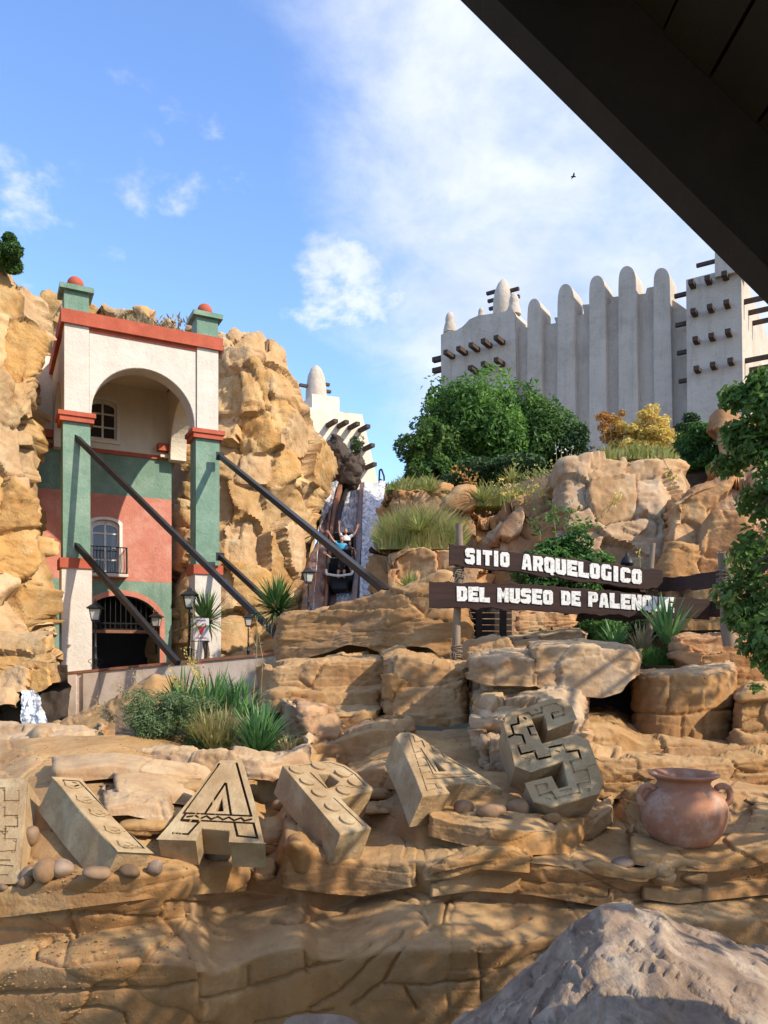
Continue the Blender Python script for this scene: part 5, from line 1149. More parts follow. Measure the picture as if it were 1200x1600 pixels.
# ================================================================ CARVED STONE LETTERS
class Plane:
    def __init__(s, a, b, c):                       # three world points: bottom, bottom, top
        s.o = Vector(a); s.n = (Vector(b) - a).cross(Vector(c) - a).normalized()
        if s.n.y > 0: s.n = -s.n
    def q(s, px, py): return ray_plane(px, py, s.o, s.n)
def stone_letter(name, plane, poly, thick, label, holes=(), grooves=(), discs=(), gw=.010, split=None, seed=0):
    """A slab letter: outline and carving are pixels laid on the letter's own tilted plane."""
    Q = [plane.q(*p) for p in poly]; c = sum(Q, Vector()) / len(Q)
    e = empty(name, c - plane.n * thick, label, 'stone letter', 'carved stone letters of the fallen word')
    bm = bmesh.new(); prism(bm, Q, -plane.n * thick, [[plane.q(*p) for p in h] for h in holes]); bevel(bm, .012, 2, .5)
    bmesh.ops.triangulate(bm, faces=bm.faces[:])
    ob = from_bm('slab', bm, M['letter'], e)
    if grooves:
        for k, lines in enumerate((grooves,)):
            bm = bmesh.new(); zig = 0
            for ln in lines:
                for a, b in zip(ln[:-1], ln[1:]):
                    A, B = plane.q(*a), plane.q(*b); d = (B - A); L = d.length; d.normalize(); s_ = plane.n.cross(d); zig += 1
                    g = bmesh.new(); add_box(g, (A + B) / 2 - plane.n * .001 * (zig % 7) * .2, d, s_, plane.n, L / 2 + gw * (.8 + .05 * (zig % 5)), gw * 1.15, .0065 + .0007 * (zig % 7)); bmesh.ops.recalc_face_normals(g, faces=g.faces)
                    mt = bpy.data.meshes.new('t'); g.to_mesh(mt); g.free(); bm.from_mesh(mt); bpy.data.meshes.remove(mt)
            me = bpy.data.meshes.new('cut'); bm.to_mesh(me); bm.free(); cut = bpy.data.objects.new('cut', me); COL.objects.link(cut); cut.location = e.location * 0
            cut.parent = e; me.transform(Matrix.Translation(-Vector(e.location)))
            bpy.context.view_layer.update()
            md = ob.modifiers.new('b', 'BOOLEAN'); md.operation = 'DIFFERENCE'; md.object = cut; md.solver = 'EXACT'; md.use_self = True
            dg = bpy.context.evaluated_depsgraph_get(); m2 = bpy.data.meshes.new_from_object(ob.evaluated_get(dg)); ob.modifiers.clear(); ob.data = m2
            bpy.data.objects.remove(cut); bpy.data.meshes.remove(me)
    for k, (x, y, r) in enumerate(discs):
        bm = bmesh.new(); C_ = plane.q(x, y); u = Vector((1, 0, 0)); u = (u - plane.n * u.dot(plane.n)).normalized(); v = plane.n.cross(u); R_ = r
        ring_ = [C_ + (u * math.cos(t) + v * math.sin(t)) * R_ for t in [2 * math.pi * i / 20 for i in range(20)]]
        prism(bm, [p - plane.n * .01 for p in ring_], plane.n * .028); bevel(bm, .007, 2, .5); from_bm('carved_disc', bm, M['letter'], e)
    return e
def z6(pts, s=2.4, ox=0, oy=1120): return [(ox + x / s, oy + y / s) for x, y in pts]
def zA(pts): return z6(pts, 3.158, 60, 1180)
def zP(pts): return z6(pts, 3.0, 400, 1130)
def zS(pts): return z6(pts, 5.4545, 740, 1060)
# H, half out of the picture
pl = Plane(P(0, 1375, 5.02), P(35, 1372, 5.02), P(40, 1218, 5.65))
H_poly = [(-150, 1222), (-98, 1222), (-98, 1280), (-48, 1282), (-48, 1218), (44, 1217), (45, 1262), (40, 1300), (30, 1345), (33, 1378), (-60, 1382), (-62, 1330), (-104, 1330), (-108, 1382), (-165, 1384)]
H_poly = [(-130, 1222), (-75, 1221), (-76, 1275), (-22, 1276), (-20, 1220), (42, 1217), (38, 1290), (28, 1378), (-40, 1382), (-34, 1330), (-84, 1330), (-90, 1384), (-150, 1384)]
stone_letter('stone_letter', pl, H_poly, .26, 'carved stone H cut off by the picture edge', grooves=[
    [(-120, 1232), (-86, 1232), (-87, 1284), (-10, 1285), (-8, 1232), (6, 1232), (6, 1252), (28, 1252), (28, 1236)],
    [(6, 1262), (6, 1275), (26, 1275), (26, 1292), (8, 1292), (6, 1312), (24, 1312), (22, 1330), (-4, 1332), (-6, 1352), (18, 1354)], [(-130, 1372), (-100, 1372), (-96, 1320), (-24, 1320), (-28, 1370), (10, 1368)],
    [(-30, 1300), (10, 1300)], [(-2, 1345), (14, 1345)]], gw=.009)
# I
pl = Plane(P(185, 1329, 4.93), P(237, 1332, 5.12), P(83, 1215, 5.5))
I_poly = zA([(74, 110), (208, 118), (285, 205), (380, 315), (470, 400), (558, 480), (395, 472), (300, 375), (200, 262), (120, 165)])
gI = [zA([(122, 122), (200, 128), (520, 458), (420, 455)])]
for cx, cy in ((175, 140), (235, 212), (302, 280), (375, 362), (440, 436)):
    gI.append(zA([(cx - 52, cy - 14), (cx - 44, cy + 8), (cx - 14, cy + 22), (cx + 22, cy + 24), (cx + 50, cy + 14)]))
    gI.append(zA([(cx - 4, cy - 6), (cx + 10, cy - 3)]))
    gI.append(zA([(cx - 14, cy + 9), (cx + 4, cy + 13), (cx + 24, cy + 7)]))
stone_letter('stone_letter', pl, I_poly, .27, 'carved stone I lying tilted with a row of eye marks', grooves=gI, gw=.0065)
# A, upright
pl = Plane(P(252, 1312, 5.18), P(414, 1314, 5.2), P(356, 1189, 5.9))
A_poly = zA([(880, 38), (900, 28), (1000, 28), (1012, 45), (1050, 170), (1085, 300), (1112, 425), (1118, 432), (945, 425), (940, 372), (805, 362), (776, 418), (590, 412), (640, 350), (700, 275), (780, 175)])
stone_letter('stone_letter', pl, A_poly, .24, 'carved stone A standing square with a scroll band above its legs', holes=[zA([(905, 210), (912, 275), (872, 276)])],
    grooves=[zA([(892, 42), (715, 285), (1050, 300), (978, 40)]), zA([(705, 318), (1062, 336)]), zA([(730, 284), (705, 318)]), zA([(922, 138), (822, 288)]), zA([(926, 140), (950, 294)]),
             zA([(664, 384), (738, 390), (792, 330), (700, 322)]), zA([(968, 338), (982, 398), (1080, 408), (1062, 338)]),
             zA([(735, 304), (775, 298), (800, 312), (830, 300), (852, 316), (885, 303), (910, 318), (940, 306), (965, 322), (1000, 309), (1015, 324), (1050, 316)])], gw=.0075)
# P
pl = Plane(P(532, 1303, 5.62), P(580, 1293, 5.85), P(443, 1195, 6.35))
P_poly = zP([(125, 197), (350, 172), (420, 195), (475, 232), (546, 300), (548, 312), (400, 352), (430, 385), (542, 490), (396, 520), (330, 442), (260, 358), (190, 275)])
discs = [(*zP([(x, y)])[0], .062) for x, y in ((190, 222), (292, 204), (240, 275), (296, 330), (410, 320), (358, 396), (428, 457))]
stone_letter('stone_letter', pl, P_poly, .27, 'carved stone P with raised round discs', holes=[zP([(292, 235), (345, 237), (390, 272), (370, 290), (338, 300)])],
    grooves=[zP([(140, 206), (346, 184), (410, 204), (464, 240), (512, 292)]), zP([(255, 232), (330, 304), (398, 292), (440, 300), (500, 305)]), zP([(366, 352), (500, 478)]), zP([(362, 232), (400, 255), (450, 240)])], discs=discs + [(*zP([(404, 238)])[0], .066), (*zP([(462, 282)])[0], .060)], gw=.0075)
# second A, turned
pl = Plane(P(660, 1243, 5.95), P(787, 1233, 6.5), P(634, 1144, 6.85))
B_poly = zP([(655, 62), (672, 44), (710, 37), (740, 46), (815, 95), (895, 150), (1005, 215), (1162, 310), (990, 278), (885, 292), (912, 326), (780, 342), (745, 250), (700, 150)])
stone_letter('stone_letter', pl, B_poly, .3, 'carved stone A with zigzag carving lying turned beside the S', holes=[zP([(832, 172), (892, 222), (858, 224)])],
    grooves=[zP([(712, 52), (800, 318), (868, 302)]), zP([(700, 62), (735, 60), (745, 90), (778, 82), (790, 112), (815, 100), (832, 132), (862, 126), (880, 156), (900, 152)]),
             zP([(772, 118), (842, 224)]), zP([(740, 140), (772, 130)]), zP([(752, 172), (785, 162)]), zP([(765, 205), (800, 196)]), zP([(778, 236), (815, 228)]), zP([(772, 118), (830, 240), (1030, 238)]), zP([(800, 262), (1000, 250)]),
             zP([(878, 182), (935, 188)]), zP([(800, 286), (840, 285), (852, 308)]), zP([(1005, 260), (1040, 262), (1035, 285), (1095, 290), (1050, 262)]), zP([(905, 170), (990, 216)])], gw=.0075)
# S
pl = Plane(P(822, 1250, 6.22), P(936, 1232, 6.3), P(860, 1100, 6.85))
S_poly = zS([(250, 380), (285, 315), (400, 262), (620, 192), (740, 180), (820, 225), (868, 345), (640, 432), (598, 318), (498, 345), (585, 550), (850, 487), (970, 530), (1115, 890), (1060, 975), (660, 1100), (520, 1045), (450, 900), (660, 845), (725, 935), (805, 910), (760, 705), (490, 790), (360, 740), (300, 560)])
stone_letter('stone_letter', pl, S_poly, .34, 'carved stone S propped upright against the pale rock', grooves=[
    zS([(320, 400), (384, 385), (375, 320), (465, 292), (495, 318), (582, 292), (578, 245), (700, 215), (760, 250), (770, 312), (680, 340), (665, 300), (720, 285)]),
    zS([(320, 400), (345, 478), (415, 482), (440, 555), (378, 575), (405, 645), (520, 620), (545, 690), (655, 665), (635, 590), (760, 565), (790, 628), (892, 612), (915, 685), (825, 710), (855, 802), (965, 778), (990, 885), (888, 905), (905, 975), (700, 1025), (665, 970), (560, 1000), (530, 915), (620, 900), (625, 935)]),
    zS([(505, 405), (462, 415), (490, 485), (530, 480)]), zS([(345, 478), (300, 500)]), zS([(965, 760), (1030, 735)]), zS([(420, 680), (480, 690), (470, 730)]), zS([(740, 960), (830, 945)]), zS([(430, 335), (445, 345)]), zS([(525, 268), (540, 275)]), zS([(705, 620), (725, 625)]), zS([(620, 1025), (650, 1030)]), zS([(960, 950), (985, 940), (980, 960)])], gw=.0085)

# pebbles: (px, py of centre, half width px, half height px, shade)
PB = [(48, 1305, 11, 15, 'pale egg-shaped pebble leaning on the stone H'), (72, 1363, 18, 18, 'large rounded pebble between stone H and stone I'), (98, 1357, 16, 16, 'dark rounded pebble beside the large one near stone I'),
      (43, 1367, 12, 13, 'small pebble at the foot of the stone H'), (6, 1386, 9, 7, 'flat pebble at the very corner under the stone H'), (38, 1380, 11, 9, 'brown pebble low beside the stone H'),
      (150, 1364, 25, 12, 'long wedge-shaped pebble below the stone I'), (202, 1361, 18, 10, 'flat brown pebble under the end of the stone I'), (243, 1356, 13, 12, 'pale round pebble next to the end of the stone I'),
      (340, 1338, 20, 18, 'large round pebble between the legs of the plain stone A'), (441, 1258, 19, 12, 'dark squarish pebble beside the stone P'), (503, 1317, 10, 9, 'small grey pebble at the foot of the stone P'),
      (724, 1264, 18, 12, 'smooth brown pebble under the zigzag stone A'), (769, 1270, 25, 14, 'large mottled pebble between zigzag stone A and stone S'), (808, 1263, 17, 15, 'tall brown pebble leaning by the stone S'),
      (792, 1281, 15, 7, 'flat tan pebble below the mottled one'), (816, 1283, 12, 6, 'small flat pebble on the kerb under the stone S'), (861, 1279, 15, 9, 'smooth pale pebble below the stone S'),
      (1102, 1323, 23, 10, 'flat rounded pebble in front of the clay pot'), (1130, 1319, 15, 10, 'small rounded pebble beside the flat one at the clay pot'), (1155, 1311, 15, 9, 'pale pebble at the far side of the clay pot kerb'),
      (932, 1351, 18, 7, 'flat brown pebble on the outer kerb'), (972, 1350, 20, 9, 'broad brown pebble on the outer kerb'), (780, 1284, 9, 5, 'tiny tan stone between flat pebbles')]
for k, (x, y, a, b, lab) in enumerate(PB):
    q = on_ground(x, y + b * .9); s = q.y / F; r = (a * s, (a + b) * .5 * s, b * s * 1.02); rg = random.Random(k)
    o = boulder('pebble', (q.x, q.y + r[1] * .1, q.z + r[2] * .9), r, M['pebble'], 300 + k, 3, 5, sharp=4.5, rot=rg.uniform(-.4, .4), box=(k in (6, 10)), rough=.003)
    cv = o.data.color_attributes['rk']; vals = [rg.random(), rg.random(), 0, 1] * len(o.data.vertices); cv.data.foreach_set('color', vals); tag(o, lab, 'pebble', 'pebbles around the stone letters and pot')

# ================================================================ CLAY POT
pc = on_ground(1068, 1316); pY = 6.2
pc = P(1068, 1322, pY); S_ = pY / F
e = empty('clay_pot', pc, 'big round terracotta pot with a flared rim and two loop handles', 'pot')
bm = bmesh.new()
prof_px = [(30, 0), (44, 8), (56, 22), (63, 38), (66, 54), (64, 70), (56, 83), (46, 91), (41, 95), (39, 99), (40, 104), (46, 108), (52, 110.5), (53, 113), (52, 115), (48, 115), (42, 111), (36, 104), (35, 97), (44, 86), (58, 66), (58, 45), (40, 12), (10, 6)]
n = 56; rings = []
for r, z in prof_px:
    rings.append([bm.verts.new((r * S_ * math.cos(t), r * S_ * math.sin(t), z * S_)) for t in [2 * math.pi * i / n for i in range(n)]])
for A_, B_ in zip(rings[:-1], rings[1:]):
    for i in range(n): bm.faces.new((A_[i], A_[(i + 1) % n], B_[(i + 1) % n], B_[i]))
bm.faces.new(rings[0][::-1]); bm.faces.new(rings[-1])
o = from_bm('pot_body', bm, M['terracotta'], e, True, local=True); sub = o.modifiers.new('s', 'SUBSURF'); sub.levels = sub.render_levels = 1
for s in (-1, 1):
    bm = bmesh.new(); pts = []
    for i in range(15):
        t = -2.2 + 4.4 * i / 14; pts.append(Vector((s * (58 + 13 * math.cos(t)) * S_ , -.03, (80 + 15 * math.sin(t)) * S_)))
    add_path(bm, pts, 5.2 * S_, 10)
    for p in pts: bmesh.ops.create_uvsphere(bm, u_segments=10, v_segments=6, radius=5.2 * S_, matrix=Matrix.Translation(p))
    from_bm('handle', bm, M['terracotta'], e, True, local=True)

# ================================================================ SIGN
def log_post(px0, py0, px1, py1, Y, r, label, rope_y=()):
    a, b = P(px0, py0, Y), P(px1, py1, Y); e = empty('sign_post', a, label, 'post')
    bm = bmesh.new(); n = 14; k = 26; rings = []; rg = random.Random(int(px0))
    for i in range(k + 1):
        t = i / k; c = a.lerp(b, t) + Vector((.012 * math.sin(t * 7 + px0), 0, 0)); rr = r * (1 + .06 * math.sin(t * 11) - .1 * t)
        rings.append([bm.verts.new(c + Vector((rr * math.cos(q) * (1 + .05 * math.sin(q * 3 + t * 4)), rr * math.sin(q), rg.uniform(-.01, .015) if i == k else 0))) for q in [2 * math.pi * j / n for j in range(n)]])
    for A_, B_ in zip(rings[:-1], rings[1:]):
        for j in range(n): bm.faces.new((A_[j], A_[(j + 1) % n], B_[(j + 1) % n], B_[j]))
    bm.faces.new(rings[0][::-1]); bm.faces.new(rings[-1]); from_bm('log', bm, M['post'], e, True)
    for ry in rope_y:
        bm = bmesh.new(); c = P(px0 + (px1 - px0) * (py0 - ry) / (py0 - py1), ry, Y)
        for w in range(6):
            zo = (w - 2.5) * .032; tl = rg.uniform(-.03, .03); pts = [c + Vector(((r + .012) * math.cos(t), (r + .012) * math.sin(t), zo + tl * math.cos(t))) for t in [i * math.pi / 8 for i in range(17)]]
            add_path(bm, pts, .014, 5)
        for w in range(7):
            t = rg.uniform(3.4, 6.0); p = c + Vector(((r + .02) * math.cos(t), (r + .02) * math.sin(t), rg.uniform(-.08, .05))); add_path(bm, [p, p + Vector((rg.uniform(-.05, .05), -.03, -.05)), p + Vector((rg.uniform(-.07, .07), -.03, -.14))], .006, 4)
        from_bm('rope_binding', bm, M['rope'], e, True)
    return e
SY = 11.0
log_post(713, 1040, 718, 819, SY + .12, .060, 'tall rope-bound grey log post carrying the left ends of both boards', (893, 1018))
log_post(1012, 1010, 1019, 850, SY + .55, .045, 'thin grey log post behind the far end of the upper board', (925,))
log_post(1140, 1010, 1129, 864, 9.4, .075, 'split-topped grey log post half hidden by the leafy branches', (905,))
def plank(label, pts_top, pts_bot, Y0, Y1, thick, seed, name='sign_board'):
    xs = np.linspace(pts_top[0][0], pts_top[-1][0], 60); t = interp(pts_top, xs); b = interp(pts_bot, xs)
    Pn = np.stack([xs / 14, xs * 0, xs * 0], 1); t = t + fbm(Pn, 3, .6, seed) * 2.2; b = b + fbm(Pn + 9, 3, .6, seed) * 3.0
    Yv = np.interp(xs, [xs[0], xs[-1]], [Y0, Y1]); e = empty(name, P(xs[30], b[30], Yv[30]), label, 'sign'); bm = bmesh.new()
    poly = [P(x, y, Y) for x, y, Y in zip(xs, t, Yv)] + [P(x, y, Y) for x, y, Y in list(zip(xs, b, Yv))[::-1]]
    prism(bm, poly, (0, thick, 0)); bevel(bm, .008, 1, .5); from_bm('board', bm, M['sign'], e); return e
b1 = plank('upper dark brown board with the white words SITIO ARQUELOGICO', [(702, 850), (800, 862), (900, 874), (1000, 886), (1036, 891)], [(702, 883), (800, 893), (900, 908), (1000, 920), (1035, 922)], SY, SY + .35, .06, 3)
b2 = plank('lower dark brown board with the white words DEL MUSEO DE PALENQUE', [(671, 909), (800, 912), (900, 919), (1000, 928), (1108, 937)], [(671, 949), (800, 952), (900, 959), (1000, 963), (1107, 968)], SY - .12, SY + .2, .06, 5)
plank('blank reddish board running on behind the upper sign board', [(1030, 903), (1080, 898), (1128, 891)], [(1030, 924), (1080, 922), (1128, 917)], SY + .6, 9.7, .05, 7)
plank('blank dark board running on behind the lower sign board', [(1096, 940), (1160, 938), (1200, 936)], [(1096, 963), (1160, 966), (1200, 965)], SY + .5, 9.8, .05, 8)
# block lettering: strokes on a 5 x 7 grid, thick enough to leave only slots
GL = {
 'S': ('x', [(1, 0), (4, 0), (5, 1), (5, 3.4), (4.2, 4.2), (2.3, 4.3), (2.3, 5.0), (5, 5.0), (5, 6.2), (4.2, 7), (1, 7), (0, 6), (0, 4), (.9, 3.1), (2.8, 3.0), (2.8, 2.1), (0, 2.1), (0, 1)], []),
 'I': ('i', [(1.3, 0), (3.7, 0), (3.7, 7), (1.3, 7)], []),
 'T': ('x', [(1.4, 0), (3.6, 0), (3.6, 4.9), (5, 4.9), (5, 7), (0, 7), (0, 4.9), (1.4, 4.9)], []),
 'O': ('x', [(1, 0), (4, 0), (5, 1), (5, 6), (4, 7), (1, 7), (0, 6), (0, 1)], [[(2.1, 2.1), (2.9, 2.1), (2.9, 4.9), (2.1, 4.9)]]),
 'Q': ('x', [(1, 0), (2.9, 0), (3.3, -.7), (4.6, -.5), (4.2, .2), (5, 1), (5, 6), (4, 7), (1, 7), (0, 6), (0, 1)], [[(2.1, 2.1), (2.9, 2.1), (2.9, 4.9), (2.1, 4.9)]]),
 'A': ('x', [(0, 0), (1.9, 0), (2.1, 1.3), (2.9, 1.3), (3.1, 0), (5, 0), (4.1, 6.2), (3.4, 7), (1.6, 7), (.9, 6.2)], [[(2.2, 2.9), (2.8, 2.9), (2.6, 4.7), (2.4, 4.7)]]),
 'R': ('x', [(0, 0), (2, 0), (2, 2), (2.4, 2), (3, 0), (5, 0), (4.2, 2.6), (5, 3.4), (5, 6), (4, 7), (0, 7)], [[(2.1, 3.8), (2.9, 3.8), (2.9, 5.1), (2.1, 5.1)]]),
 'U': ('x', [(1, 0), (4, 0), (5, 1), (5, 7), (2.95, 7), (2.95, 2), (2.05, 2), (2.05, 7), (0, 7), (0, 1)], []),
 'E': ('x', [(0, 0), (5, 0), (5, 2), (2.3, 2), (2.3, 2.8), (4.4, 2.8), (4.4, 4.3), (2.3, 4.3), (2.3, 5.1), (5, 5.1), (5, 7), (0, 7)], []),
 'L': ('x', [(0, 0), (5, 0), (5, 2.2), (2.3, 2.2), (2.3, 7), (0, 7)], []),
 'G': ('x', [(1, 0), (5, 0), (5, 3.9), (3.2, 3.9), (3.2, 2), (2.1, 2), (2.1, 5.1), (5, 5.1), (5, 6), (4, 7), (1, 7), (0, 6), (0, 1)], []),
 'C': ('x', [(1, 0), (4, 0), (5, 1), (5, 2.3), (3, 2.3), (2.9, 2), (2.1, 2), (2.1, 5), (2.9, 5), (3, 4.7), (5, 4.7), (5, 6), (4, 7), (1, 7), (0, 6), (0, 1)], []),
 'D': ('x', [(0, 0), (3.8, 0), (5, 1.2), (5, 5.8), (3.8, 7), (0, 7)], [[(2.1, 2), (2.9, 2.1), (2.9, 4.9), (2.1, 5)]]),
 'M': ('x', [(0, 0), (1.9, 0), (1.9, 3.4), (2.5, 1.6), (3.1, 3.4), (3.1, 0), (5, 0), (5, 7), (3.4, 7), (2.5, 4.4), (1.6, 7), (0, 7)], []),
 'N': ('x', [(0, 0), (1.9, 0), (1.9, 3.2), (3.2, 0), (5, 0), (5, 7), (3.1, 7), (3.1, 3.8), (1.8, 7), (0, 7)], []),
 'P': ('x', [(0, 0), (2.1, 0), (2.1, 2.3), (4, 2.3), (5, 3.3), (5, 6), (4, 7), (0, 7)], [[(2.1, 3.9), (2.9, 3.9), (2.9, 5.2), (2.1, 5.2)]])}
def word(txt, x0, x1, yb0, yb1, hgt, Yf, parent, seed=0):
    """Letters one by one between two pixel columns on a sloping base line."""
    rg = random.Random(seed); wd = [3.4 if ch == 'I' else 5.9 if ch == 'M' else 5.2 for ch in txt]; tot = sum(wd) + .55 * (len(txt) - 1); u = (x1 - x0) / tot; x = x0
    for ch, w in zip(txt, wd):
        kind, out, holes = GL[ch]; sx = (w / 5.0) if ch != 'I' else 1.0; ox = -.8 if ch == 'I' else 0; tl = rg.uniform(-.012, .012); hh = hgt * rg.uniform(.97, 1.04)
        def f(p):
            px = x + (p[0] * sx + ox) * u; t = (px - x0) / max(1, x1 - x0); yb = yb0 + (yb1 - yb0) * t
            py = yb - p[1] / 7 * hh + tl * (px - x) * 3; return P(px, py, Yf(px))
        bm = bmesh.new(); prism(bm, [f(p) for p in out], (0, .012, 0), [[f(p) for p in h] for h in holes]); bevel(bm, .004, 1, .5)
        o = from_bm('painted_letter', bm, M['signwhite'], parent); x += (w + .55) * u
Y1 = lambda px: SY + .35 * (px - 702) / 334 - .013
Y2 = lambda px: SY - .12 + .32 * (px - 671) / 437 - .013
word('SITIO', 727, 796, 881, 887, 24, Y1, b1, 1); word('ARQUELOGICO', 815, 1003, 889.5, 914, 24, Y1, b1, 2)
word('DEL', 714, 765, 939.5, 941, 23, Y2, b2, 3); word('MUSEO', 777, 864, 941, 945, 23, Y2, b2, 4); word('DE', 877, 907, 945.5, 947, 22, Y2, b2, 5); word('PALENQUE', 919, 1053, 948, 957, 23, Y2, b2, 6)
# dark plank fence behind the sign
fe = empty('plank_fence', P(765, 1000, 13.5), 'dark weathered plank fence behind the lower board', 'fence')
for k in range(6):
    z0 = 948 + k * 9.5; bm = bmesh.new(); prism(bm, [P(724, z0, 13.5), P(800, z0 + .5, 13.6), P(800, z0 + 9.0, 13.6), P(724, z0 + 8.6, 13.5)], (0, .04, 0)); bevel(bm, .006, 1); from_bm('plank', bm, M['planks'], fe)
for px in (748, 786):
    bm = bmesh.new(); add_box(bm, P(px, 975, 13.42), (1, 0, 0), (0, 1, 0), (0, 0, 1), .055, .05, .36); bevel(bm, .008, 1); from_bm('fence_post', bm, M['planks'], fe)
# small dark box lamp over the board
e = empty('spot_lamp', P(980, 890, 12.2), 'small dark spot lamp peeping over the upper board', 'lamp')
bm = bmesh.new(); add_lathe(bm, P(980, 884, 12.2), [(.09, 0), (.11, .04), (.08, .12), (.03, .16), (.02, .2)], 12); from_bm('lamp_body', bm, M['black'], e, True)
bm = bmesh.new(); add_tube(bm, P(980, 884, 12.2), P(980, 905, 12.2), .02); from_bm('stem', bm, M['black'], e)

# ================================================================ ROOF OVER THE VIEWER
RY = 1.8
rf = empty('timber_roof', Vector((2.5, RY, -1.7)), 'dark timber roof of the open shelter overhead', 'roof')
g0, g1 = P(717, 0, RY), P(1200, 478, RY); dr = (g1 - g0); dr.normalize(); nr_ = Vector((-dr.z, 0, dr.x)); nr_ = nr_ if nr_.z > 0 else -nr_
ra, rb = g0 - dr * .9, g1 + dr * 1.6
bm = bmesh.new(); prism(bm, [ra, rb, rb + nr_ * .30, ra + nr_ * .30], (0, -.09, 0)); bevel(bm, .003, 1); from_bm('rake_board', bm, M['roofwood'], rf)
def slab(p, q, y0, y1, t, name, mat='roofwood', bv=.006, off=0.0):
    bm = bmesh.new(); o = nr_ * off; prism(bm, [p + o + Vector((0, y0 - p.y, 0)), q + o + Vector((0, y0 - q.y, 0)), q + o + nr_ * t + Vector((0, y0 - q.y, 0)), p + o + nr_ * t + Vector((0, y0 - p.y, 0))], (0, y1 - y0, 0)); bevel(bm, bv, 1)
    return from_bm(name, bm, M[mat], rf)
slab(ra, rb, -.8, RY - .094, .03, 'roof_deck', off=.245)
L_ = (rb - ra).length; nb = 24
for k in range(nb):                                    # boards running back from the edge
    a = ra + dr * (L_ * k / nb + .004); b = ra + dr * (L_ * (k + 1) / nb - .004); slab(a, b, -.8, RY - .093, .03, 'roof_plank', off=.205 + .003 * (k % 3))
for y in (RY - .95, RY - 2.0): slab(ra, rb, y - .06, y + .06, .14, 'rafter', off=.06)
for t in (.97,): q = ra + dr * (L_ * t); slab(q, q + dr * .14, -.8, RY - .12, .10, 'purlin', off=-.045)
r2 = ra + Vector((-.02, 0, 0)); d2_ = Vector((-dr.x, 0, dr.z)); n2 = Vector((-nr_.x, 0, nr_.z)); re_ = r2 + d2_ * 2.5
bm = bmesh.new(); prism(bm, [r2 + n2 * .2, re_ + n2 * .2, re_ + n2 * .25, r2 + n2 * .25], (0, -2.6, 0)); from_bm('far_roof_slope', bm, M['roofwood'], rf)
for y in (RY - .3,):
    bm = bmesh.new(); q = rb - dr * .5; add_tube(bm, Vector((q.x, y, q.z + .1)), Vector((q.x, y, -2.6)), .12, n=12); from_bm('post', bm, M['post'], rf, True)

# a far bird
e = empty('bird', P(896, 276, 45), 'tiny dark bird flying in front of the clouds', 'bird')
bm = bmesh.new(); c = P(896, 276, 45); rr = []
for x, r in ((-.16, .01), (-.1, .035), (0, .05), (.08, .035), (.12, .03), (.15, .008)): rr.append([bm.verts.new(c + Vector((x, r * math.cos(t), r * math.sin(t)))) for t in [i * math.pi / 4 for i in range(8)]])
for A_, B_ in zip(rr[:-1], rr[1:]):
    for i in range(8): bm.faces.new((A_[i], A_[(i + 1) % 8], B_[(i + 1) % 8], B_[i]))
from_bm('bird_body', bm, M['blk'], e, True)
for s in (-1, 1):
    bm = bmesh.new(); prism(bm, [c + Vector((-.05, s * .03, .02)), c + Vector((.05, s * .03, .02)), c + Vector((.03, s * .2, .06)), c + Vector((-.06, s * .34, .03)), c + Vector((-.06, s * .18, .05))], (0, 0, .012)); from_bm('wing', bm, M['blk'], e)

# ================================================================ PLANTS
def tree_at(px, py, Y, hw, hh, n, size, mat, label, seed, nb=26, cat='tree', trunk=None, depth=None, aspect=.45, up=.5, group=None, br=None):
    s = Y / F; half = (hw * s, depth or hw * s * .8, hh * s)
    return shrub('leafy_tree' if cat == 'tree' else 'shrub', P(px, py, Y), half, n, size, M[mat], label, cat, group, nb, seed, aspect, True, trunk_h=trunk, up=up, br=br)
tree_at(736, 672, 35.5, 96, 98, 26000, .27, 'tree2', 'bright-topped bushy tree with feathery sprays beside the castle wing', 1, 60, trunk=4.6, br=(.2, .42))
tree_at(822, 694, 37, 94, 92, 28000, .28, 'tree', 'big dark green tree filling the middle under the castle wing', 2, 60, trunk=5.2, br=(.2, .42))
tree_at(668, 716, 34, 58, 62, 13000, .25, 'tree', 'dark loose-edged tree at the flume side of the clump', 3, 40, trunk=3.0, br=(.2, .42))
tree_at(885, 712, 36, 58, 56, 12000, .24, 'darkshrub', 'low dark tree between the clump and the yellow shrub', 4, 34, trunk=3.2, br=(.2, .42))
tree_at(775, 745, 33, 110, 34, 12000, .24, 'darkshrub', 'dark undergrowth hiding the foot of the tree clump', 16, 34, 'shrub', br=(.2, .4))
tree_at(1085, 712, 21, 70, 44, 8500, .16, 'shrub', 'green shrub growing behind the pale boulder outcrop', 5, 14, 'shrub')
tree_at(1090, 668, 28, 44, 26, 3500, .18, 'darkshrub', 'dark shrub in shade at the foot of the castle keep', 6, 10, 'shrub')
tree_at(1008, 680, 23, 68, 48, 5200, .13, 'yellow', 'yellow autumn shrub on top of the pale outcrop', 7, 46, 'shrub', br=(.12, .24))
tree_at(962, 672, 23.5, 38, 44, 1300, .13, 'orange', 'orange-tinged thin shrub beside the yellow one', 8, 34, 'shrub', br=(.10, .22))
tree_at(-4, 394, 21.5, 40, 34, 7000, .13, 'tree', 'dark conifer bush on top of the cliff', 9, 10, 'shrub')
tree_at(-60, 396, 21.8, 44, 30, 3500, .14, 'tree', 'second dark bush on the cliff top', 10, 10, 'shrub')
tree_at(885, 895, 12.4, 78, 66, 8000, .115, 'shrub', 'bright green leafy shrub growing behind both sign boards', 11, 18, 'shrub')
tree_at(905, 985, 12.2, 80, 32, 4500, .10, 'shrub', 'leafy growth below the lower sign board', 12, 12, 'shrub')
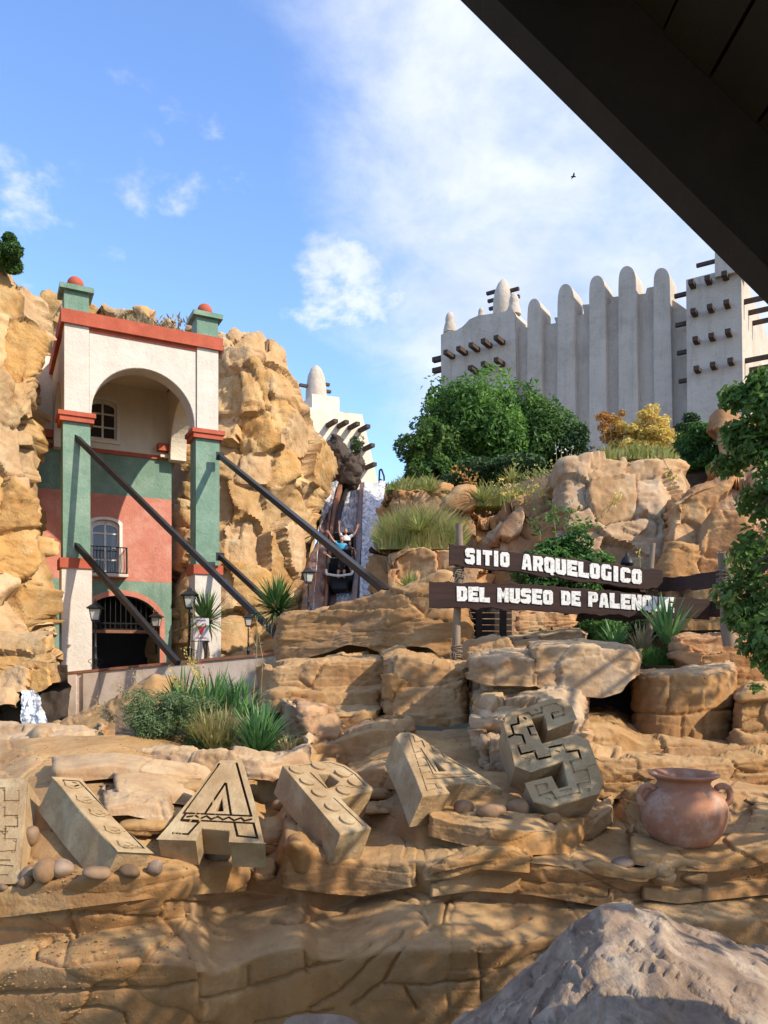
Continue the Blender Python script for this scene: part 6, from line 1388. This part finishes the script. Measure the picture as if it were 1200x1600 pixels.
tree_at(1000, 985, 12.4, 50, 30, 2500, .10, 'darkshrub', 'dark growth behind the spiky yucca at the sign', 13, 8, 'shrub')
tree_at(700, 1185, 12.5, 1, 1, 5, .02, 'shrub', 'x', 14, 1, 'shrub') if False else None
tree_at(560, 700, 39, 22, 22, 900, .12, 'darkshrub', 'scrubby plant clinging to the dark crag', 15, 6, 'shrub')
def sprigs(name, label, cat, pts, Y, mat, leafmat_, n, size, seed, stem_r=.008, spreadm=.14, group=None):
    """Thin upright stems with leaves or flowers strung near the ends."""
    rg = np.random.RandomState(seed); b0 = P(*pts[0][0], Y); e = empty(name, b0, label, cat, group); bm = bmesh.new(); C = []
    for a, b in pts:
        A, B = P(*a, Y), P(*b, Y + rg.uniform(-.15, .15)); m = A.lerp(B, .5) + Vector((rg.uniform(-.06, .06), 0, 0)) * (B - A).length
        add_tube(bm, A, m, stem_r, stem_r * .8, 5); add_tube(bm, m, B, stem_r * .8, stem_r * .4, 5)
        for _ in range(n): t = rg.uniform(.35, 1.02) ** .6; q = (A.lerp(m, t * 2) if t < .5 else m.lerp(B, t * 2 - 1)); C.append(np.array(q) + rg.normal(size=3) * spreadm * np.array((1, 1, .7)) * (.5 + t * .5))
    from_bm('stem', bm, M[mat], e, True); C = np.array(C); Nn = rg.normal(size=C.shape); Nn[:, 1] -= .4; Nn /= np.linalg.norm(Nn, axis=1)[:, None]
    V, Fc = leaves(C, Nn, size, rg, .5); mesh_np('leaves', V, Fc, M[leafmat_], e, smooth=False); return e
sprigs('shrub_twigs', 'bare grey twigs standing out of the yellow shrub', 'twigs', [((930 + 9 * k, 712), (918 + 12 * k, 640 + (k * 37) % 30)) for k in range(9)], 23, 'dry', 'orange', 5, .07, 21)
sprigs('small_tree', 'small orange-leaved sapling on the ledge below the dark trees', 'sapling', [((742, 778), (710, 728)), ((744, 780), (735, 745)), ((746, 780), (726, 738))], 21, 'bark', 'orange', 26, .12, 22, .015, .13)
sprigs('weed', 'yellow-green weeds hanging over the ledge beside the outcrop', 'weeds', [((790 + 12 * k, 800), (775 + 15 * k, 745 + (k * 29) % 22)) for k in range(7)], 19, 'grass', 'yellow', 24, .09, 23, .008, .12)
sprigs('weed', 'pale spotted leafy weed at the left end of the outcrop top', 'weeds', [((800 + 10 * k, 770), (805 + 11 * k, 722 + (k * 17) % 20)) for k in range(7)], 19.3, 'grass', 'grass', 26, .11, 24, .01, .12)
sprigs('flowering_weed', 'white-flowered tall weeds in front of the dark trees', 'flowers', [((870 + 7 * k, 735), (868 + 9 * k, 690 + (k * 23) % 16)) for k in range(5)], 26, 'grass', 'whiteflower', 5, .10, 25, .012, .08)
sprigs('weed', 'yellow-leaved creeper hanging over the middle of the pale outcrop', 'creeper', [((940, 800), (975, 772)), ((948, 802), (962, 775)), ((1035, 715), (1052, 752))], 15.3, 'grass', 'yellow', 22, .07, 26, .008, .08)
sprigs('weed', 'tall light green shoots rising behind the upper board', 'weeds', [((845, 860), (838, 812)), ((870, 850), (862, 795)), ((895, 850), (925, 808)), ((905, 850), (900, 820)), ((880, 850), (893, 790))], 12.8, 'grass', 'shrub', 34, .10, 27, .01, .10)
sprigs('flower', 'single yellow flower showing above the upper board', 'flower', [((1000, 890), (999, 858))], 12.3, 'grass', 'yellow', 10, .05, 28, .008, .03)
# grass and tufts on the ledges
def lawn(name, label, x0, x1, y0, y1, Y, n, h, mat, seed, depth=1.5, spread=.35, cat='grass', kind='stuff'):
    rg = np.random.RandomState(seed); V = []; Fc = []; k = 0
    for i in range(n):
        t = rg.uniform(0, 1); d = rg.uniform(0, 1); px = x0 + (x1 - x0) * t; yy = Y + depth * d; env = (.45 + .55 * math.sin(math.pi * t) ** .6) * (.72 + .28 * math.sin(t * 23 + seed) * math.cos(t * 41 + d * 9))
        p = np.array(P(px, y1, Y)); p[1] = yy; p[0] += (px - 600) / F * (yy - Y); p[2] += (y1 - y0) * .25 * Y / F * d * env
        L = h * env * rg.uniform(.35, 1.2); az = rg.uniform(0, 6.28); l = rg.uniform(0, spread); dd = np.array((math.cos(az) * l, math.sin(az) * l - .15, 1)); dd /= np.linalg.norm(dd)
        w = .014 * Y / 12; s = np.array((w, 0, 0)); m = p + dd * L * .55; tt = m + (dd + np.array((math.cos(az) * .5, 0, -.15))) * L * .45
        V += [p - s, p + s, m + s * .8, m - s * .8, tt]; Fc += [(k, k + 1, k + 2, k + 3), (k + 3, k + 2, k + 4, k + 4)]; k += 5
    V = np.array(V); q = [f for f in Fc if f[2] != f[3]]; t3 = [f[:3] for f in Fc if f[2] == f[3]]
    me = bpy.data.meshes.new(name); me.from_pydata(V.tolist(), [], [tuple(f) for f in q] + [tuple(f) for f in t3]); o = link(name, me, M[mat]); tag(o, label, cat, kind=kind); return o
lawn('tall_grass', 'mound of tall hazy yellow-green grass beside the waterfall', 592, 722, 790, 858, 17.6, 11000, 1.15, 'grass', 31, 2.2, .55)
lawn('dry_grass', 'straw-coloured seed heads in the tall grass', 592, 722, 795, 850, 17.7, 2500, 1.15, 'dry', 32, 2.2, .6)
lawn('ledge_grass', 'green grass along the ledge above the flume side', 605, 700, 742, 765, 22.8, 2600, .55, 'grass', 33, 1.5, .7)
lawn('ledge_grass', 'tufted grass behind the orange sapling', 700, 870, 745, 790, 20.5, 5200, .75, 'grass', 34, 2.5, .8)
lawn('cliff_top_grass', 'sparse dry grass on the cliff top behind the tower', 150, 300, 480, 496, 33, 220, .4, 'dry', 35, 2, .9)
lawn('ledge_grass', 'grass below the yellow shrub on the outcrop', 930, 1060, 700, 716, 18.5, 2500, .5, 'grass', 36, 1.5, .6)
lawn('low_grass', 'bright grass under the yucca beside the sign', 975, 1060, 1010, 1040, 9.9, 1500, .30, 'shrub', 37, .5, 1.3)
def tuft_at(px, py, Y, n, Lpx, wpx, mat, label, seed, spread=1.0, bend=.35, name='spiky_plant', cat='plant', group=None, part='leaf_blades', disk=.05):
    s = Y / F; return tuft(name, P(px, py, Y), n, Lpx * s, wpx * s, M[mat], label, cat, seed, group, spread, bend, disk, part)
tuft_at(640, 922, 14.6, 90, 34, 2.4, 'grass', 'pale green spiky tuft behind the long rock', 41, .9)
tuft_at(672, 770, 22.3, 70, 30, 2.0, 'grass', 'spiky green tuft on the orange block beside the flume', 42)
tuft_at(705, 790, 19.8, 70, 28, 2.2, 'grass', 'spiky tuft in front of the orange sapling', 43)
tuft_at(755, 785, 19.0, 80, 36, 2.4, 'grass', 'larger spiky tuft beside the orange sapling', 44)
tuft_at(800, 755, 20, 60, 30, 2.2, 'grass', 'spiky tuft at the edge of the dark trees', 45)
tuft_at(655, 830, 17.3, 70, 32, 2.0, 'grass', 'grey-green tuft in the middle of the long grass', 46)
tuft_at(690, 905, 15.0, 40, 24, 1.8, 'darkshrub', 'small dark tuft at the long rock', 47)
# fan palms on stems
def yucca_tree(px, py_base, py_head, Y, n, Lpx, wpx, mat, label, seed):
    s = Y / F; e = empty('spiky_palm', P(px, py_base, Y), label, 'palm'); bm = bmesh.new(); a, b = P(px, py_base, Y), P(px, py_head, Y)
    pts = [a.lerp(b, t) + Vector((.03 * math.sin(t * 9), 0, 0)) for t in [i / 8 for i in range(9)]]; add_path(bm, pts, .085, 9); from_bm('trunk', bm, M['bark'], e, True)
    V, Fc = blades(np.array(b), n, Lpx * s, wpx * s, seed, 1.35, bend=.25, disk=.06); mesh_np('fronds', V, Fc, M[mat], e)
    V, Fc = blades(np.array(b) - np.array((0, 0, .1)), n // 5, Lpx * s * .7, wpx * s, seed + 1, 1.6, bend=1.2, disk=.06); mesh_np('dry_fronds', V, Fc, M['dry'], e); return e
yucca_tree(433, 1024, 955, 19.4, 330, 58, 3.0, 'palm', 'big spiky palm with a full round head beside the long rock', 51)
yucca_tree(322, 1034, 972, 22.9, 170, 56, 3.4, 'palm', 'darker spiky palm behind the lamp post and poster', 52)
# yucca at the sign
tuft_at(1043, 1008, 10.2, 46, 86, 6.5, 'yucca', 'tall broad-bladed yucca in front of the end of the lower board', 53, .62, .15, 'yucca', 'yucca', disk=.04)
tuft_at(962, 1012, 10.6, 60, 46, 4.2, 'yucca', 'dark low yucca below the lower board', 54, .9, .3, 'yucca', 'yucca')
tuft_at(1003, 1018, 10.4, 40, 48, 2.6, 'dry', 'dry straw-coloured spikes between the yuccas', 55, .6, .2, 'dry_spikes')
# planter
tuft_at(404, 1178, 8.45, 260, 86, 4.0, 'yucca', 'fresh green spiky yucca at the front of the planter', 61, .98, .35, 'yucca', 'yucca', disk=.06)
tuft_at(330, 1120, 9.4, 120, 82, 4.2, 'yucca', 'tall spiky yucca at the back of the planter', 62, .8, .3, 'yucca', 'yucca', disk=.10)
tuft_at(372, 1120, 9.5, 90, 74, 3.6, 'yucca', 'light green spiky plant behind the planter yucca', 63, .85, .35, 'yucca', 'yucca', disk=.1)
tuft_at(285, 1110, 9.3, 36, 74, 4.6, 'palm', 'broad dark blades leaning over the planter rock', 64, .75, .2, 'yucca', 'yucca', disk=.05)
tuft_at(340, 1172, 8.6, 150, 78, 2.0, 'dry', 'straw-coloured grass clump in the middle of the planter', 65, .6, .3, 'grass_clump', disk=.12)
tuft_at(335, 1168, 8.55, 190, 70, 2.2, 'grass', 'yellow-green grass clump in the middle of the planter', 66, .7, .35, 'grass_clump', disk=.14)
tuft_at(448, 1176, 8.35, 60, 34, 2.4, 'dry', 'small tangled dry tuft at the planter corner', 67, 1.1, .5, 'grass_clump', disk=.06)
def sage(px, py, Y, hwp, hhp, n, size, mat, label, seed): 
    s = Y / F; return shrub('herb_bush', P(px, py, Y), (hwp * s, hwp * s * .7, hhp * s), n, size, M[mat], label, 'bush', None, 16, seed, .28, True, .012, up=1.2)
sage(258, 1116, 8.7, 68, 58, 12000, .046, 'sage', 'grey-green herb bush spilling over the planter edge', 71)
sage(315, 1108, 9.0, 50, 40, 4200, .045, 'sage', 'leafy herb bush behind the grey-green one', 72)
sage(300, 1158, 8.5, 50, 16, 1800, .04, 'darkshrub', 'dark undergrowth at the foot of the planter bushes', 73)
sprigs('herb', 'red-flowered stems standing in the planter', 'flowers', [((300, 1110), (286, 1058)), ((312, 1110), (328, 1045)), ((290, 1120), (262, 1098)), ((280, 1125), (238, 1112)), ((320, 1100), (312, 1030))], 8.9, 'grass', 'flower', 7, .035, 74, .004, .022)
sprigs('herb', 'arching straw-coloured seed stalks at the planter end', 'stalks', [((232, 1150), (146, 1092)), ((240, 1148), (185, 1072)), ((250, 1140), (208, 1050)), ((222, 1155), (150, 1110))], 8.8, 'dry', 'dry', 60, .03, 75, .004, .028)
sprigs('herb', 'yellow-tipped upright flower spikes at the back of the planter', 'stalks', [((310, 1110), (289, 1010)), ((318, 1110), (300, 1028)), ((325, 1110), (308, 1040)), ((300, 1120), (265, 1040))], 9.1, 'grass', 'yellow', 44, .032, 76, .004, .03)
sprigs('dead_stalk', 'pair of thin dead stalks rising above the planter yucca', 'stalks', [((395, 1098), (402, 965)), ((407, 1098), (399, 962)), ((400, 1010), (388, 985)), ((401, 1000), (414, 975))], 9.3, 'dry', 'dry', 8, .03, 77, .006, .03)
sprigs('dead_stalk', 'thin dead stalks beside the poster', 'stalks', [((303, 1050), (300, 930)), ((309, 1050), (304, 955)), ((296, 1040), (303, 945))], 12, 'dry', 'dry', 5, .03, 78, .006, .02)

# the leafy tree whose branches hang in at the side; its unseen upper crown is shaped to shade the letters
nt_ = empty('leafy_tree', Vector((4.3, 6.2, -2)), 'leafy tree hanging its large-leaved branches into view beside the rocks', 'tree')
def vis_blobs(L, Y): return [(*P(x, y, Yo + Y), a * Yo / F, b * Yo / F * 1.1, c * Yo / F) for x, y, Yo, a, b, c in L]
bl = vis_blobs([(1215, 640, 6.6, 52, 50, 44), (1180, 700, 6.8, 40, 30, 26), (1140, 728, 7.0, 30, 24, 18), (1150, 620, 6.8, 26, 20, 22), (1190, 790, 6.6, 40, 40, 40), (1215, 850, 6.5, 60, 40, 45), (1180, 880, 6.6, 46, 30, 34),
                (1165, 930, 6.7, 52, 30, 34), (1200, 960, 6.5, 54, 40, 44), (1190, 1010, 6.4, 40, 30, 30), (1230, 1040, 6.4, 40, 30, 30), (1240, 740, 6.6, 60, 40, 60), (1150, 680, 6.9, 30, 26, 24), (1195, 600, 6.7, 34, 26, 26), (1160, 850, 6.8, 30, 24, 30), (1155, 965, 6.8, 26, 22, 24), (1205, 910, 6.4, 50, 34, 40)], 0)
V, Fc = crown(bl, 8200, .082, 91, .6, .4, .25, .5); mesh_np('crown', V, Fc, M['near_leaf'], nt_, smooth=False)
rgb = random.Random(4); shade_blobs = []
for k in range(10): shade_blobs.append((rgb.uniform(3.3, 8.5), rgb.uniform(2.0, 7.4), rgb.uniform(.2, 5.4), .9, .9, .75))
V, Fc = crown(shade_blobs, 7500, .14, 92, .75, .4, .2, .5); m = mesh_np('shade_crown', V, Fc, M['near_leaf'], nt_, smooth=False)
woody('trunk', (5.2, 5.6, -2.4), (5.0, 4.6, 4.2), [tuple(b) for b in bl[:9]] + shade_blobs[:14], .17, M['bark'], nt_, 5, 24)
# trailing leaves on the shaded bank
sage(1178, 1075, 7.4, 22, 10, 220, .06, 'near_leaf', 'sparse trailing leaves on the shaded bank', 79)
